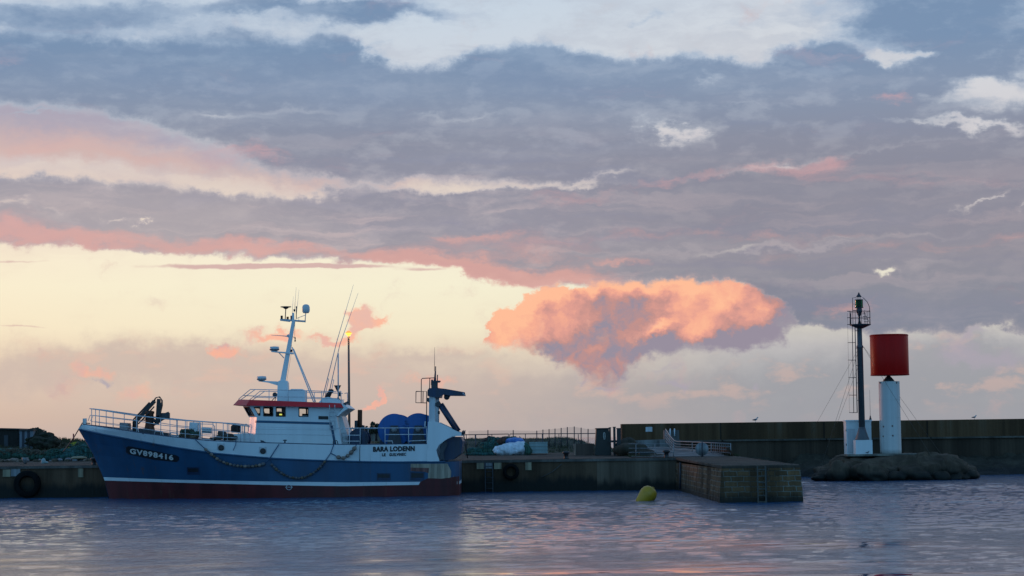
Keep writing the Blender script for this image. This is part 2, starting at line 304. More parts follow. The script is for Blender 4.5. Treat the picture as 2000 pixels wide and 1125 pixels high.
class MB:
    def __init__(self): self.v, self.f, self.mi, self.sm = [], [], [], []
    def add(self, verts, faces, mi=0, smooth=False):
        o = len(self.v)
        self.v += [Vector(p) for p in verts]
        for f in faces:
            self.f.append([o + i for i in f]); self.mi.append(mi); self.sm.append(smooth)
        return self
    def prism(self, poly, y0, y1, mi=0):
        """poly: world (x, z) outline; extruded from y0 to y1"""
        n = len(poly)
        vs = [(x, y0, z) for x, z in poly] + [(x, y1, z) for x, z in poly]
        fs = [list(range(n)), list(range(2 * n - 1, n - 1, -1))] + [[i, (i + 1) % n, n + (i + 1) % n, n + i] for i in range(n)]
        return self.add(vs, fs, mi)
    def slab(self, pts, y0, y1, mi=0, ref=None):
        """pts: outline measured in the photograph at depth ref (default y0)"""
        return self.prism([(p.x, p.z) for p in (W(a, b, ref or y0) for a, b in pts)], y0, y1, mi)
    def box(self, c, s, rz=0.0, mi=0, tilt=None):
        hx, hy, hz = s[0] / 2, s[1] / 2, s[2] / 2
        M = Matrix.Rotation(rz, 3, 'Z')
        if tilt: M = M @ tilt
        vs = [Vector(c) + M @ Vector((sx * hx, sy * hy, sz * hz)) for sz in (-1, 1) for sy in (-1, 1) for sx in (-1, 1)]
        return self.add(vs, [[0, 2, 3, 1], [4, 5, 7, 6], [0, 1, 5, 4], [2, 6, 7, 3], [0, 4, 6, 2], [1, 3, 7, 5]], mi)
    def tube(self, pts, r, n=8, mi=0, closed=False, cap=True):
        pts = [Vector(p) for p in pts]
        R = r if isinstance(r, (list, tuple)) else [r] * len(pts)
        N = len(pts); rings = []
        ref = None
        for i, p in enumerate(pts):
            if closed: t = pts[(i + 1) % N] - pts[i - 1]
            else: t = pts[min(i + 1, N - 1)] - pts[max(i - 1, 0)]
            t.normalize()
            if ref is None:
                ref = Vector((0, 0, 1)) if abs(t.z) < 0.9 else Vector((0, 1, 0))
            a = (ref - t * ref.dot(t)).normalized(); b = t.cross(a); ref = a
            rings.append([p + (a * math.cos(k * 2 * math.pi / n) + b * math.sin(k * 2 * math.pi / n)) * R[i] for k in range(n)])
        vs = [q for ring in rings for q in ring]
        fs = []
        for i in range(N if closed else N - 1):
            j = (i + 1) % N
            fs += [[i * n + k, i * n + (k + 1) % n, j * n + (k + 1) % n, j * n + k] for k in range(n)]
        o = len(self.v)
        self.add(vs, fs, mi, True)
        if cap and not closed:
            for idx in (range(n), range((N - 1) * n, N * n)):
                self.f.append([o + k for k in idx]); self.mi.append(mi); self.sm.append(False)
        return self
    def lathe(self, prof, c, n=24, mi=0, axis='Z', smooth=True, cap=True):
        c = Vector(c); vs = []
        for r, h in prof:
            for k in range(n):
                a = 2 * math.pi * k / n
                u, v = r * math.cos(a), r * math.sin(a)
                vs.append(c + (Vector((u, v, h)) if axis == 'Z' else Vector((u, h, v)) if axis == 'Y' else Vector((h, u, v))))
        m = len(prof)
        fs = [[i * n + k, i * n + (k + 1) % n, (i + 1) * n + (k + 1) % n, (i + 1) * n + k] for i in range(m - 1) for k in range(n)]
        self.add(vs, fs, mi, smooth)
        if cap:
            o = len(self.v) - len(vs)
            for i, idx in ((0, range(n)), (m - 1, range((m - 1) * n, m * n))):
                if prof[i][0] > 1e-4:
                    self.f.append([o + k for k in idx]); self.mi.append(mi); self.sm.append(False)
        return self
    def blob(self, c, r, amp=0.15, freq=2.0, nu=20, nv=12, mi=0, seed=0.0, zmin=None, sq=1.0):
        c = Vector(c); vs = []
        for i in range(nv + 1):
            th = math.pi * i / nv
            for k in range(nu):
                ph = 2 * math.pi * k / nu
                d = Vector((math.sin(th) * math.cos(ph), math.sin(th) * math.sin(ph), math.cos(th)))
                q = Vector((d.x * r[0], d.y * r[1], d.z * r[2]))
                s = 1 + amp * (mnoise.noise(q * freq + Vector((seed, seed * 2, 3))) + 0.5 * mnoise.noise(q * freq * 2.3 + Vector((7, seed, 1))))
                p = c + q * s
                if zmin is not None and p.z < zmin: p.z = zmin
                vs.append(p)
        fs = [[i * nu + k, i * nu + (k + 1) % nu, (i + 1) * nu + (k + 1) % nu, (i + 1) * nu + k] for i in range(nv) for k in range(nu)]
        return self.add(vs, fs, mi, True)
    def build(self, name, mats, parent=None):
        org = THING_LOC.get(parent.name, Vector()) if parent else Vector()
        me = bpy.data.meshes.new(name)
        me.from_pydata([tuple(p - org) for p in self.v], [], self.f)
        if not isinstance(mats, (list, tuple)): mats = [mats]
        for m in mats: me.materials.append(m)
        me.polygons.foreach_set('material_index', self.mi)
        me.polygons.foreach_set('use_smooth', self.sm)
        bm = bmesh.new(); bm.from_mesh(me)
        bmesh.ops.recalc_face_normals(bm, faces=bm.faces)
        bm.to_mesh(me); bm.free()
        o = bpy.data.objects.new(name, me)
        COL.objects.link(o)
        if parent:
            o.parent = parent; THING_LOC[o.name] = org
        return o
THING_LOC = {}

def tag(o, label, cat, group=None, kind=None):
    if label: o['label'] = label
    if cat: o['category'] = cat
    if group: o['group'] = group
    if kind: o['kind'] = kind
    return o
def thing(name, label, cat, loc, group=None):
    o = bpy.data.objects.new(name, None)
    o.empty_display_size = 0.3
    o.location = loc
    COL.objects.link(o)
    THING_LOC[o.name] = Vector(loc)
    return tag(o, label, cat, group)
def copy_thing(root, loc, label=None):
    r = root.copy(); COL.objects.link(r); r.location = loc
    THING_LOC[r.name] = Vector(loc)
    if label: r['label'] = label
    for ch in list(root.children):
        q = ch.copy(); COL.objects.link(q); q.parent = r
        for g in list(ch.children):
            d = g.copy(); COL.objects.link(d); d.parent = q
    return r
def single(mb, name, mats, label, cat, loc, group=None):
    """a thing that is one mesh, its origin at its base"""
    loc = Vector(loc)
    mb.v = [p - loc for p in mb.v]
    o = mb.build(name, mats); o.location = loc
    return tag(o, label, cat, group)

# ------------------------------------------------------------------ materials
def mat(name, col, rough=0.5, metal=0.0, var=0.25, scale=3.0, bump=0.0, bscale=20.0, wear=None, wear_amt=0.5, stretch=(1, 1, 1), spec=0.5, coat=0.0, rust=0.0):
    m = bpy.data.materials.new(name); m.use_nodes = True
    t = NT(m.node_tree)
    b = m.node_tree.nodes['Principled BSDF']
    tcn = t.new('ShaderNodeTexCoord')
    vec = t.v('MULTIPLY', tcn.outputs['Object'], stretch)
    n = t.noise(vec, scale, 6, 0.6)
    lo = (col[0] * (1 - var), col[1] * (1 - var), col[2] * (1 - var), 1)
    hi = (min(1, col[0] * (1 + var)), min(1, col[1] * (1 + var)), min(1, col[2] * (1 + var)), 1)
    cc = t.mix(t.smooth(n, 0.3, 0.7), lo, hi)
    if wear:
        n2 = t.noise(t.v('MULTIPLY', tcn.outputs['Object'], (1.0, 1.0, 0.22)), scale * 1.7, 7, 0.65)
        cc = t.mix(t.smooth(n2, 0.72 - 0.24 * wear_amt, 0.80), cc, (wear[0], wear[1], wear[2], 1))
    if rust:      # thin runs of rust and grime, longest downwards
        n3 = t.noise(t.v('MULTIPLY', tcn.outputs['Object'], (2.6, 2.6, 0.16)), 1.6, 5, 0.6)
        n4 = t.noise(tcn.outputs['Object'], 0.45, 3, 0.5)
        k = t.m('MULTIPLY', t.smooth(n3, 0.56, 0.74), t.smooth(n4, 0.45, 0.62))
        cc = t.mix(t.m('MULTIPLY', k, rust), cc, (0.10, 0.055, 0.035, 1))
    t.put(b.inputs['Base Color'], cc)
    b.inputs['Metallic'].default_value = metal
    rr = t.m('MULTIPLY_ADD', t.m('SUBTRACT', n, 0.5), 0.3, rough, clamp=True)
    t.put(b.inputs['Roughness'], rr)
    b.inputs['Specular IOR Level'].default_value = spec
    b.inputs['Coat Weight'].default_value = coat
    if bump:
        bn = t.new('ShaderNodeBump'); bn.inputs['Strength'].default_value = 0.6
        bn.inputs['Distance'].default_value = bump
        t.put(bn.inputs['Height'], t.noise(tcn.outputs['Object'], bscale, 6, 0.6))
        t.put(b.inputs['Normal'], bn.outputs[0])
    return m
RUST = (0.16, 0.06, 0.025)
M = {
    'white': mat('white_paint', (0.66, 0.70, 0.71), 0.38, var=0.05, rust=0.35, scale=1.2, wear=(0.42, 0.33, 0.26), wear_amt=0.12),
    'whitedark': mat('grey_white_paint', (0.52, 0.54, 0.56), 0.45, var=0.12, wear=RUST, wear_amt=0.35),
    'blue': mat('blue_paint', (0.015, 0.070, 0.145), 0.42, var=0.16, rust=0.6, scale=0.8, wear=(0.03, 0.065, 0.13), wear_amt=0.4),
    'bluedark': mat('dark_blue_paint', (0.012, 0.03, 0.07), 0.45, var=0.3, wear=(0.06, 0.05, 0.05), wear_amt=0.5),
    'drumblue': mat('drum_blue_paint', (0.006, 0.085, 0.29), 0.5, var=0.15, wear=(0.03, 0.08, 0.2), wear_amt=0.4),
    'anti': mat('red_antifouling', (0.085, 0.008, 0.009), 0.6, var=0.35, scale=1.0, rust=0.5, wear=(0.045, 0.02, 0.018), wear_amt=0.7),
    'red': mat('red_paint', (0.60, 0.016, 0.02), 0.4, var=0.1, scale=1.5),
    'buoyred': mat('beacon_red_paint', (0.46, 0.006, 0.004), 0.36, var=0.10, scale=1.2, spec=0.12, wear=(0.30, 0.02, 0.012), wear_amt=0.4),
    'deck': mat('deck_grey', (0.10, 0.12, 0.13), 0.7, var=0.3),
    'black': mat('black_paint', (0.012, 0.013, 0.016), 0.45, var=0.3),
    'dark': mat('dark_steel', (0.03, 0.035, 0.045), 0.5, var=0.4, wear=RUST, wear_amt=0.4),
    'rubber': mat('black_rubber', (0.007, 0.007, 0.007), 0.9, var=0.4, spec=0.15, bump=0.01),
    'galv': mat('galvanised_steel', (0.55, 0.57, 0.59), 0.45, metal=0.0, var=0.2, scale=8),
    'galvdark': mat('dull_galvanised_steel', (0.20, 0.21, 0.22), 0.5, metal=0.3, var=0.25, scale=8),
    'rust': mat('rusty_steel', (0.11, 0.038, 0.018), 0.8, var=0.45, scale=5, wear=(0.05, 0.03, 0.03), wear_amt=0.8),
    'rope': mat('grey_rope', (0.10, 0.09, 0.08), 0.9, var=0.3, scale=20),
    'bluerope': mat('blue_rope', (0.03, 0.08, 0.16), 0.9, var=0.3, scale=20),
    'float': mat('weathered_float', (0.20, 0.15, 0.12), 0.7, var=0.4, scale=6),
    'floatdark': mat('dark_float', (0.07, 0.07, 0.075), 0.7, var=0.5, scale=6),
    'text_w': mat('white_lettering', (0.62, 0.6, 0.56), 0.5, var=0.08),
    'text_k': mat('black_lettering', (0.012, 0.012, 0.016), 0.5, var=0.1),
    'dome': mat('white_radome', (0.55, 0.58, 0.60), 0.35, var=0.05),
    'orange': mat('orange_lens', (0.55, 0.13, 0.02), 0.25, var=0.1),
    'redlens': mat('red_lens', (0.30, 0.01, 0.015), 0.25, var=0.1),
    'frame': mat('window_rubber_frame', (0.03, 0.025, 0.022), 0.6, var=0.3),
    'inside': mat('cabin_panelling', (0.05, 0.04, 0.032), 0.7, var=0.3),
    'yellow': mat('yellow_plastic', (0.46, 0.255, 0.010), 0.45, var=0.14, scale=2.5, wear=(0.24, 0.18, 0.05), wear_amt=0.6, rust=0.5, bump=0.003),
    'reel': mat('dull_yellow_paint', (0.34, 0.29, 0.02), 0.7, var=0.3, scale=3),
    'brown': mat('brown_board', (0.115, 0.075, 0.055), 0.75, var=0.25, scale=4),
    'binmat': mat('dark_green_steel', (0.010, 0.014, 0.013), 0.5, var=0.35, wear=(0.03, 0.022, 0.016), wear_amt=0.4),
    'netgreen': mat('green_net', (0.028, 0.085, 0.062), 0.95, var=0.6, scale=9, bump=0.05, bscale=30, wear=(0.07, 0.09, 0.07), wear_amt=0.9),
    'netteal': mat('teal_net', (0.025, 0.105, 0.098), 0.95, var=0.6, scale=9, bump=0.05, bscale=30, wear=(0.09, 0.15, 0.13), wear_amt=0.9),
    'netbrown': mat('brown_net', (0.10, 0.075, 0.05), 0.95, var=0.6, scale=9, bump=0.05, bscale=30, wear=(0.05, 0.035, 0.03), wear_amt=0.9),
    'netdark': mat('dark_net', (0.035, 0.035, 0.035), 0.95, var=0.6, scale=9, bump=0.05, bscale=30),
    'sackwhite': mat('white_tarp', (0.62, 0.68, 0.74), 0.6, var=0.2, scale=3, bump=0.03, bscale=6),
    'sackblue': mat('blue_tarp', (0.07, 0.20, 0.52), 0.6, var=0.3, scale=3, bump=0.03, bscale=6),
    'crate': mat('pale_blue_plastic', (0.27, 0.36, 0.36), 0.6, var=0.12, scale=3),
    'moss': mat('grass_soil', (0.035, 0.033, 0.014), 1.0, var=0.5, scale=1.2, bump=0.1, bscale=4),
    'granite': mat('signal_granite', (0.2, 0.19, 0.17), 0.9, var=0.3),
    'gullw': mat('gull_white', (0.5, 0.5, 0.5), 0.8, var=0.1),
    'gullg': mat('gull_grey', (0.10, 0.11, 0.13), 0.8, var=0.1),
}
def concrete(name, col, tide=0.75, tidecol=(0.010, 0.011, 0.009), block=None, mortar=(0.13, 0.125, 0.11), streaks=0.5, fade=0.5, joints=0.0):
    """weathered concrete or masonry with the wet, weed-covered band the tide leaves below height `tide`"""
    m = bpy.data.materials.new(name); m.use_nodes = True
    t = NT(m.node_tree); b = m.node_tree.nodes['Principled BSDF']
    g = t.new('ShaderNodeNewGeometry'); pos = g.outputs['Position']
    n1 = t.noise(pos, 0.7, 8, 0.62); n2 = t.noise(t.v('MULTIPLY', pos, (1.0, 1.0, 0.18)), 1.6, 7, 0.62); n3 = t.noise(pos, 9.0, 6, 0.65)
    base = t.mix(t.smooth(n1, 0.3, 0.72), tuple(c * 0.55 for c in col) + (1,), tuple(c * 1.35 for c in col) + (1,))
    base = t.mix(t.m('MULTIPLY', t.smooth(n3, 0.45, 0.75), 0.5), base, tuple(c * 0.6 for c in col) + (1,))
    base = t.mix(t.m('MULTIPLY', t.smooth(n2, 0.52, 0.72), streaks), base, tuple(c * 0.35 for c in col) + (1,))
    height = n3
    if block:
        sx = t.new('ShaderNodeSeparateXYZ'); t.put(sx.inputs[0], pos)
        cb = t.new('ShaderNodeCombineXYZ')
        t.put(cb.inputs[0], t.m('ADD', sx.outputs[0], sx.outputs[1])); t.put(cb.inputs[1], sx.outputs[2])
        wv = t.v('ADD', cb.outputs[0], t.v('MULTIPLY', t.v('SUBTRACT', t.noise(pos, 2.2, 4, 0.6, 'Color'), (.5, .5, .5)), (0.14, 0.09, 0)))
        br = t.new('ShaderNodeTexBrick')
        t.put(br.inputs['Vector'], wv)
        br.inputs['Color1'].default_value = (0.25, 0.25, 0.25, 1); br.inputs['Color2'].default_value = (0.95, 0.95, 0.95, 1)
        br.inputs['Mortar'].default_value = (0, 0, 0, 1)
        br.inputs['Scale'].default_value = 1.0; br.inputs['Brick Width'].default_value = block[0]; br.inputs['Row Height'].default_value = block[1]
        br.inputs['Mortar Size'].default_value = 0.022; br.inputs['Mortar Smooth'].default_value = 0.3; br.offset = 0.45
        base = t.mix(1.0, base, t.mix(br.outputs['Color'], (0.45, 0.45, 0.45, 1), (1.25, 1.2, 1.1, 1)), 'MULTIPLY')
        mm = t.m('MULTIPLY', br.outputs['Fac'], t.smooth(n1, 0.35, 0.6))
        base = t.mix(mm, base, tuple(mortar) + (1,))
        height = t.m('MULTIPLY_ADD', br.outputs['Fac'], -1.2, n3)
    sz = t.new('ShaderNodeSeparateXYZ'); t.put(sz.inputs[0], pos)
    if joints:    # construction joints and darker poured bays
        bay = t.m('FLOOR', t.m('DIVIDE', sz.outputs[0], joints))
        fr = t.m('ABSOLUTE', t.m('SUBTRACT', t.m('FRACT', t.m('DIVIDE', sz.outputs[0], joints)), 0.5))
        wn = t.new('ShaderNodeTexWhiteNoise', noise_dimensions='1D'); t.put(wn.inputs['W'], bay)
        base = t.mix(t.m('MULTIPLY', wn.outputs['Value'], 0.35), base, tuple(c * 0.45 for c in col) + (1,))
        base = t.mix(t.m('MULTIPLY', t.smooth(fr, 0.488, 0.497), 0.8), base, (0.008, 0.008, 0.007, 1))
        lf = t.m('MULTIPLY', t.smooth(n1, 0.55, 0.75), t.smooth(sz.outputs[2], 2.2, 3.6))
        base = t.mix(t.m('MULTIPLY', lf, 0.35), base, (0.13, 0.12, 0.09, 1))
    zz = t.m('ADD', sz.outputs[2], t.m('MULTIPLY', t.m('SUBTRACT', n2, 0.5), 0.9))
    wet = t.smooth(zz, tide + fade * 0.5, tide - fade * 0.5)
    base = t.mix(t.m('MULTIPLY', wet, 0.93), base, tuple(tidecol) + (1,))
    t.put(b.inputs['Base Color'], base)
    t.put(b.inputs['Roughness'], t.m('MULTIPLY_ADD', wet, -0.25, 0.9))
    bn = t.new('ShaderNodeBump'); bn.inputs['Strength'].default_value = 0.7; bn.inputs['Distance'].default_value = 0.04
    t.put(bn.inputs['Height'], height); t.put(b.inputs['Normal'], bn.outputs[0])
    b.inputs['Specular IOR Level'].default_value = 0.25
    return m
M['quay'] = concrete('quay_concrete', (0.115, 0.070, 0.042), 0.72)
M['quaynew'] = concrete('quay_concrete_newer', (0.180, 0.125, 0.085), 0.50)
M['pave'] = concrete('pavement_concrete', (0.105, 0.072, 0.052), -5.0)
M['coping'] = concrete('coping_concrete', (0.13, 0.115, 0.10), -5.0)
M['pier'] = concrete('pier_masonry', (0.150, 0.088, 0.045), 0.30, block=(0.56, 0.225), mortar=(0.20, 0.185, 0.15))
M['bw'] = concrete('breakwater_concrete', (0.105, 0.058, 0.028), -3.0, joints=7.3)
M['bwlow'] = concrete('breakwater_foot', (0.070, 0.048, 0.032), 1.0, fade=0.9)
M['piercap'] = concrete('pier_top_stone', (0.070, 0.055, 0.041), -5.0)
M['ledge'] = concrete('ledge_concrete', (0.12, 0.105, 0.085), -5.0, joints=7.3)
M['rock'] = concrete('granite_rock', (0.095, 0.068, 0.046), 0.55, fade=0.6)
M['shore'] = concrete('weedy_shore', (0.05, 0.043, 0.03), 0.5)
M['ramp'] = concrete('ramp_concrete', (0.19, 0.185, 0.18), -5.0)
M['padc'] = concrete('pad_concrete', (0.21, 0.20, 0.17), -5.0)
M['cream'] = mat('faded_cream_pad', (0.30, 0.25, 0.16), 0.8, var=0.3, scale=4, wear=(0.08, 0.07, 0.05), wear_amt=0.7)
M['post'] = mat('lamp_post_steel', (0.16, 0.11, 0.09), 0.5, var=0.3)
M['primer'] = mat('worn_primer', (0.33, 0.27, 0.20), 0.8, var=0.35, scale=3.5, stretch=(1, 1, 2.5), wear=(0.13, 0.10, 0.06), wear_amt=0.9, rust=0.7)
def emit(name, col, k):
    m = bpy.data.materials.new(name); m.use_nodes = True
    b = m.node_tree.nodes['Principled BSDF']
    b.inputs['Base Color'].default_value = (0.8, 0.5, 0.2, 1)
    b.inputs['Emission Color'].default_value = tuple(col) + (1,); b.inputs['Emission Strength'].default_value = k
    return m
M['lamp'] = emit('sodium_lamp_glass', (1.0, 0.36, 0.03), 2.6)
M['lampcore'] = emit('sodium_lamp_bulb', (1.0, 0.72, 0.25), 16.0)
M['screen'] = emit('lit_screen', (0.85, 0.85, 0.10), 1.0)
def glass(name, tint, mixf=0.25, rough=0.05):
    m = bpy.data.materials.new(name); m.use_nodes = True
    t = NT(m.node_tree); m.node_tree.nodes.clear()
    tr = t.new('ShaderNodeBsdfTransparent'); tr.inputs[0].default_value = tuple(tint) + (1,)
    gl = t.new('ShaderNodeBsdfGlossy'); gl.inputs['Roughness'].default_value = rough
    mx = t.new('ShaderNodeMixShader')
    lw = t.new('ShaderNodeLayerWeight'); lw.inputs[0].default_value = mixf
    t.put(mx.inputs[0], lw.outputs['Fresnel']); t.put(mx.inputs[1], tr.outputs[0]); t.put(mx.inputs[2], gl.outputs[0])
    o = t.new('ShaderNodeOutputMaterial'); t.put(o.inputs[0], mx.outputs[0])
    return m
M['glass'] = glass('window_glass', (0.88, 0.9, 0.88), 0.12)
M['glassgreen'] = glass('green_lantern_glass', (0.10, 0.42, 0.27), 0.2)
def net_sheet(name, col, alpha):
    m = bpy.data.materials.new(name); m.use_nodes = True
    t = NT(m.node_tree); m.node_tree.nodes.clear()
    tr = t.new('ShaderNodeBsdfTransparent'); df = t.new('ShaderNodeBsdfDiffuse'); df.inputs[0].default_value = tuple(col) + (1,)
    mx = t.new('ShaderNodeMixShader'); mx.inputs[0].default_value = alpha
    t.put(mx.inputs[1], tr.outputs[0]); t.put(mx.inputs[2], df.outputs[0])
    o = t.new('ShaderNodeOutputMaterial'); t.put(o.inputs[0], mx.outputs[0])
    return m
M['fencenet'] = net_sheet('fence_netting', (0.16, 0.17, 0.17), 0.22)
M['ladderiron'] = mat('weathered_iron', (0.075, 0.07, 0.06), 0.7, var=0.4, scale=6)
M['beaconwhite'] = mat('beacon_white_paint', (0.56, 0.56, 0.54), 0.5, var=0.10, scale=2.2, wear=(0.34, 0.31, 0.27), wear_amt=0.45, rust=0.8)
M['lampcap'] = emit('sodium_lamp_hood', (1.0, 0.30, 0.02), 1.1)

# ------------------------------------------------------------------ water
def water_material():
    m = bpy.data.materials.new('harbour_water'); m.use_nodes = True
    t = NT(m.node_tree); b = m.node_tree.nodes['Principled BSDF']
    g = t.new('ShaderNodeNewGeometry'); pos = g.outputs['Position']
    b.inputs['Base Color'].default_value = (0.008, 0.062, 0.150, 1)
    b.inputs['Roughness'].default_value = 0.03
    b.inputs['IOR'].default_value = 1.333
    n1 = t.noise(t.v('MULTIPLY', pos, (1.0, 0.8, 1.0)), 11.0, 4, 0.6)
    n2 = t.noise(pos, 1.3, 3, 0.55)
    h = t.m('MULTIPLY_ADD', n2, 0.35, n1)
    bn = t.new('ShaderNodeBump'); bn.inputs['Distance'].default_value = 0.08
    # ruffled and calmer patches; more wind away from the sheltered near shore
    sy = t.new('ShaderNodeSeparateXYZ'); t.put(sy.inputs[0], pos)
    patch = t.noise(t.v('MULTIPLY', pos, (0.09, 0.30, 0)), 1.0, 4, 0.6)
    k = t.m('ADD', t.smooth(sy.outputs[1], 50.0, 90.0, 0.15, 1.0), t.m('MULTIPLY', t.m('SUBTRACT', patch, 0.5), 0.9), clamp=True)
    t.put(bn.inputs['Strength'], k)
    t.put(bn.inputs['Height'], h); t.put(b.inputs['Normal'], bn.outputs[0])
    return m
def build_water():
    rng = np.random.default_rng(3)
    xs = np.concatenate([[-30000, -8000, -2000, -500, -140, -70], np.arange(-46, 46.01, 0.16), [70, 140, 500, 2000, 8000, 30000]])
    ys = np.concatenate([[-300, -80, 0, 20, 30], np.arange(36, 152.01, 0.14), [160, 180, 230, 400, 1000, 4000, 12000, 30000]])
    X, Y = np.meshgrid(xs, ys)
    Z = np.zeros_like(X)
    for _ in range(46):
        lam = 0.40 * (1.7 / 0.40) ** rng.random() ** 1.2
        th = math.radians(rng.normal(-75, 40))
        k = 2 * math.pi / lam
        a = 0.0170 / k
        Z += a * np.sin(k * (X * math.cos(th) + Y * math.sin(th)) + rng.random() * 6.283)
    # calmer and rougher patches of wind on the water
    gust = 0.80 + 0.34 * np.sin(X * 0.11 + 1.3 * np.sin(Y * 0.07)) * np.sin(Y * 0.16 + 0.8 * np.sin(X * 0.09 + 1)) + 0.2 * np.sin(X * .31 + Y * .23)
    gust = gust * (0.32 + 0.90 * np.clip((Y - 52) / 34, 0, 1))
    lee = 1 - 0.45 * np.exp(-((X + 13) / 9.0) ** 4) * np.clip((Y - 78) / 25, 0, 1)
    edge = np.clip((46 - np.abs(X)) / 4, 0, 1) * np.clip((Y - 36) / 4, 0, 1) * np.clip((152 - Y) / 4, 0, 1)
    Z *= gust * lee * edge
    nr, nc = X.shape
    co = np.stack([X, Y, Z], -1).reshape(-1, 3)
    i = (np.arange(nr - 1)[:, None] * nc + np.arange(nc - 1)[None, :]).ravel()
    q = np.stack([i, i + 1, i + nc + 1, i + nc], -1).astype(np.int32)
    me = bpy.data.meshes.new('water')
    me.vertices.add(len(co)); me.vertices.foreach_set('co', co.ravel())
    me.loops.add(q.size); me.loops.foreach_set('vertex_index', q.ravel())
    me.polygons.add(len(q)); me.polygons.foreach_set('loop_start', np.arange(0, q.size, 4, dtype=np.int32))
    me.polygons.foreach_set('use_smooth', np.ones(len(q), bool))
    me.update(calc_edges=True); me.validate()
    me.materials.append(water_material())
    o = bpy.data.objects.new('water', me); COL.objects.link(o)
    o['kind'] = 'structure'
build_water()

# ------------------------------------------------------------------ land, quay, pier, breakwater
QY, QZ = 112.0, 1.73
def ground_z(x, y):
    if y < 126: return QZ + 0.0165 * (y - QY)
    z0 = QZ + 0.0165 * (126 - QY)
    rise = 0.78 if x < 4 else 0.78 * max(0.0, 1 - (x - 4) / 2.5)
    t_ = min(1, (y - 126) / 12.0)
    z = z0 + rise * t_ * t_ * (3 - 2 * t_) + 0.16 * mnoise.noise(Vector((x * 0.25, y * 0.25, 0))) * t_
    if x < -27: z += 0.35 * min(1, (-27 - x) / 5) * t_
    if y > 152: z -= (y - 152) * 0.35
    return z
mb = MB()
XR = 12.25
xs = [-90 + 1.5 * i for i in range(int((XR + 90) / 1.5) + 1)] + [XR]
# pavement strip (quay apron)
ys = [QY + 0.35, 114, 116, 118, 120, 122, 124, 126]
def sheet(mb, xs, ys, zf, mi=0, smooth=True):
    vs = [(x, y, zf(x, y)) for y in ys for x in xs]; n = len(xs)
    mb.add(vs, [[j * n + i, j * n + i + 1, (j + 1) * n + i + 1, (j + 1) * n + i] for j in range(len(ys) - 1) for i in range(n - 1)], mi, smooth)
sheet(mb, xs, ys, ground_z)
o = mb.build('quay_pavement', M['pave']); o['kind'] = 'structure'
mb = MB()
sheet(mb, [x for x in xs], [126 + 0.9 * i for i in range(0, 70)], ground_z)
o = mb.build('ground', M['moss']); o['kind'] = 'structure'

# quay wall: older dark bay on the left, paler newer bay on the right, joints, coping
xsplit = W(1166, 925, QY).x
qw = thing('quay_wall', 'long dark concrete quay wall with pale coping behind the trawler', 'quay wall', (-10, QY, 0))
mb = MB(); mb.box(((-90 + xsplit) / 2, QY + 0.6, (QZ - 0.14 - 3) / 2), (xsplit + 90, 1.2, QZ - 0.14 + 3))
for x in [-60 + 5.2 * k for k in range(12)]:
    if x < xsplit - 1: mb.box((x, QY + 0.02, -0.7), (0.05, 0.06, 4.3))
mb.build('wall_face', M['quay'], qw)
mb = MB(); mb.box(((XR - 3.4 + xsplit) / 2, QY + 0.6, (QZ - 0.14 - 3) / 2), (XR - 3.4 - xsplit - 0.01, 1.2, QZ - 0.14 + 3))
mb.box((W(1211, 925, QY).x, QY - 0.004, 0.3), (0.05, 0.02, 2.5)); mb.box((W(1256, 925, QY).x, QY - 0.004, 0.9), (0.04, 0.02, 1.2))
o = mb.build('wall_face', M['quaynew'], qw); o['label'] = 'paler newer concrete bay of the quay wall'
mb = MB(); mb.box(((XR - 3.4 - 90) / 2, QY + 0.13, QZ - 0.07), (XR - 3.4 + 90, 0.44, 0.135)); mb.build('coping', M['coping'], qw)
for (x0, x1, y0, y1, mm) in [(931, 945, 902, 916, 'cream'), (965, 979.5, 901, 916, 'cream'), (946, 963, 900.5, 915, 'galvdark'), (1026, 1038, 903, 918, 'cream'), (153, 163, 915, 932, 'cream'), (6, 21, 917, 931, 'cream'), (22, 40, 913, 930, 'galvdark'), (950, 961, 915, 958, 'quay')]:
    a, b2 = W(x0, y0, QY), W(x1, y1, QY)
    mb = MB(); mb.box(((a.x + b2.x) / 2, QY - 0.035, (a.z + b2.z) / 2), (b2.x - a.x, 0.07, a.z - b2.z)); mb.build('wall_pad', M[mm], qw)
def quay_ladder(px):
    a = W(px, 915, QY)
    l = thing('quay_ladder', 'dark iron ladder on the quay wall right behind the trawler stern', 'ladder', (a.x, QY, 0))
    for s in (-0.2, 0.2):
        mb = MB(); mb.box((a.x + s, QY - 0.14, 0.3), (0.05, 0.05, 2.6)); mb.build('rail', M['dark'], l)
    for k in range(8):
        mb = MB(); mb.tube([(a.x - 0.2, QY - 0.14, -0.7 + k * 0.3), (a.x + 0.2, QY - 0.14, -0.7 + k * 0.3)], 0.015, 6); mb.build('rung', M['dark'], l)
quay_ladder(955)

def tyre(px, py, rpx, label):
    p = W(px, py, QY); r = rpx / FPX * QY
    t_ = thing('tyre_fender', label, 'tyre', (p.x, QY - 0.2, p.z), 'tyres hung on the quay wall')
    mb = MB()
    mb.lathe([(r * .62, -.17), (r * .93, -.17), (r, -.1), (r, .1), (r * .93, .17), (r * .62, .17), (r * .56, .08), (r * .56, -.08), (r * .62, -.17)], (p.x, QY - 0.2, p.z), 28, axis='Y', cap=False)
    mb.build('tread', M['rubber'], t_)
    mb = MB(); mb.tube([(p.x - .08, QY - 0.2, p.z + r * .6), (p.x - .05, QY - 0.05, QZ - .12)], 0.02, 6); mb.tube([(p.x + .08, QY - 0.2, p.z + r * .6), (p.x + .05, QY - 0.05, QZ - .12)], 0.02, 6)
    mb.build('chain', M['rust'], t_)
tyre(998, 921, 16, 'big black tyre hung on the quay wall between the stern and the buoy')
tyre(55, 945, 26, 'huge dark tyre fender low on the quay wall at the far left')
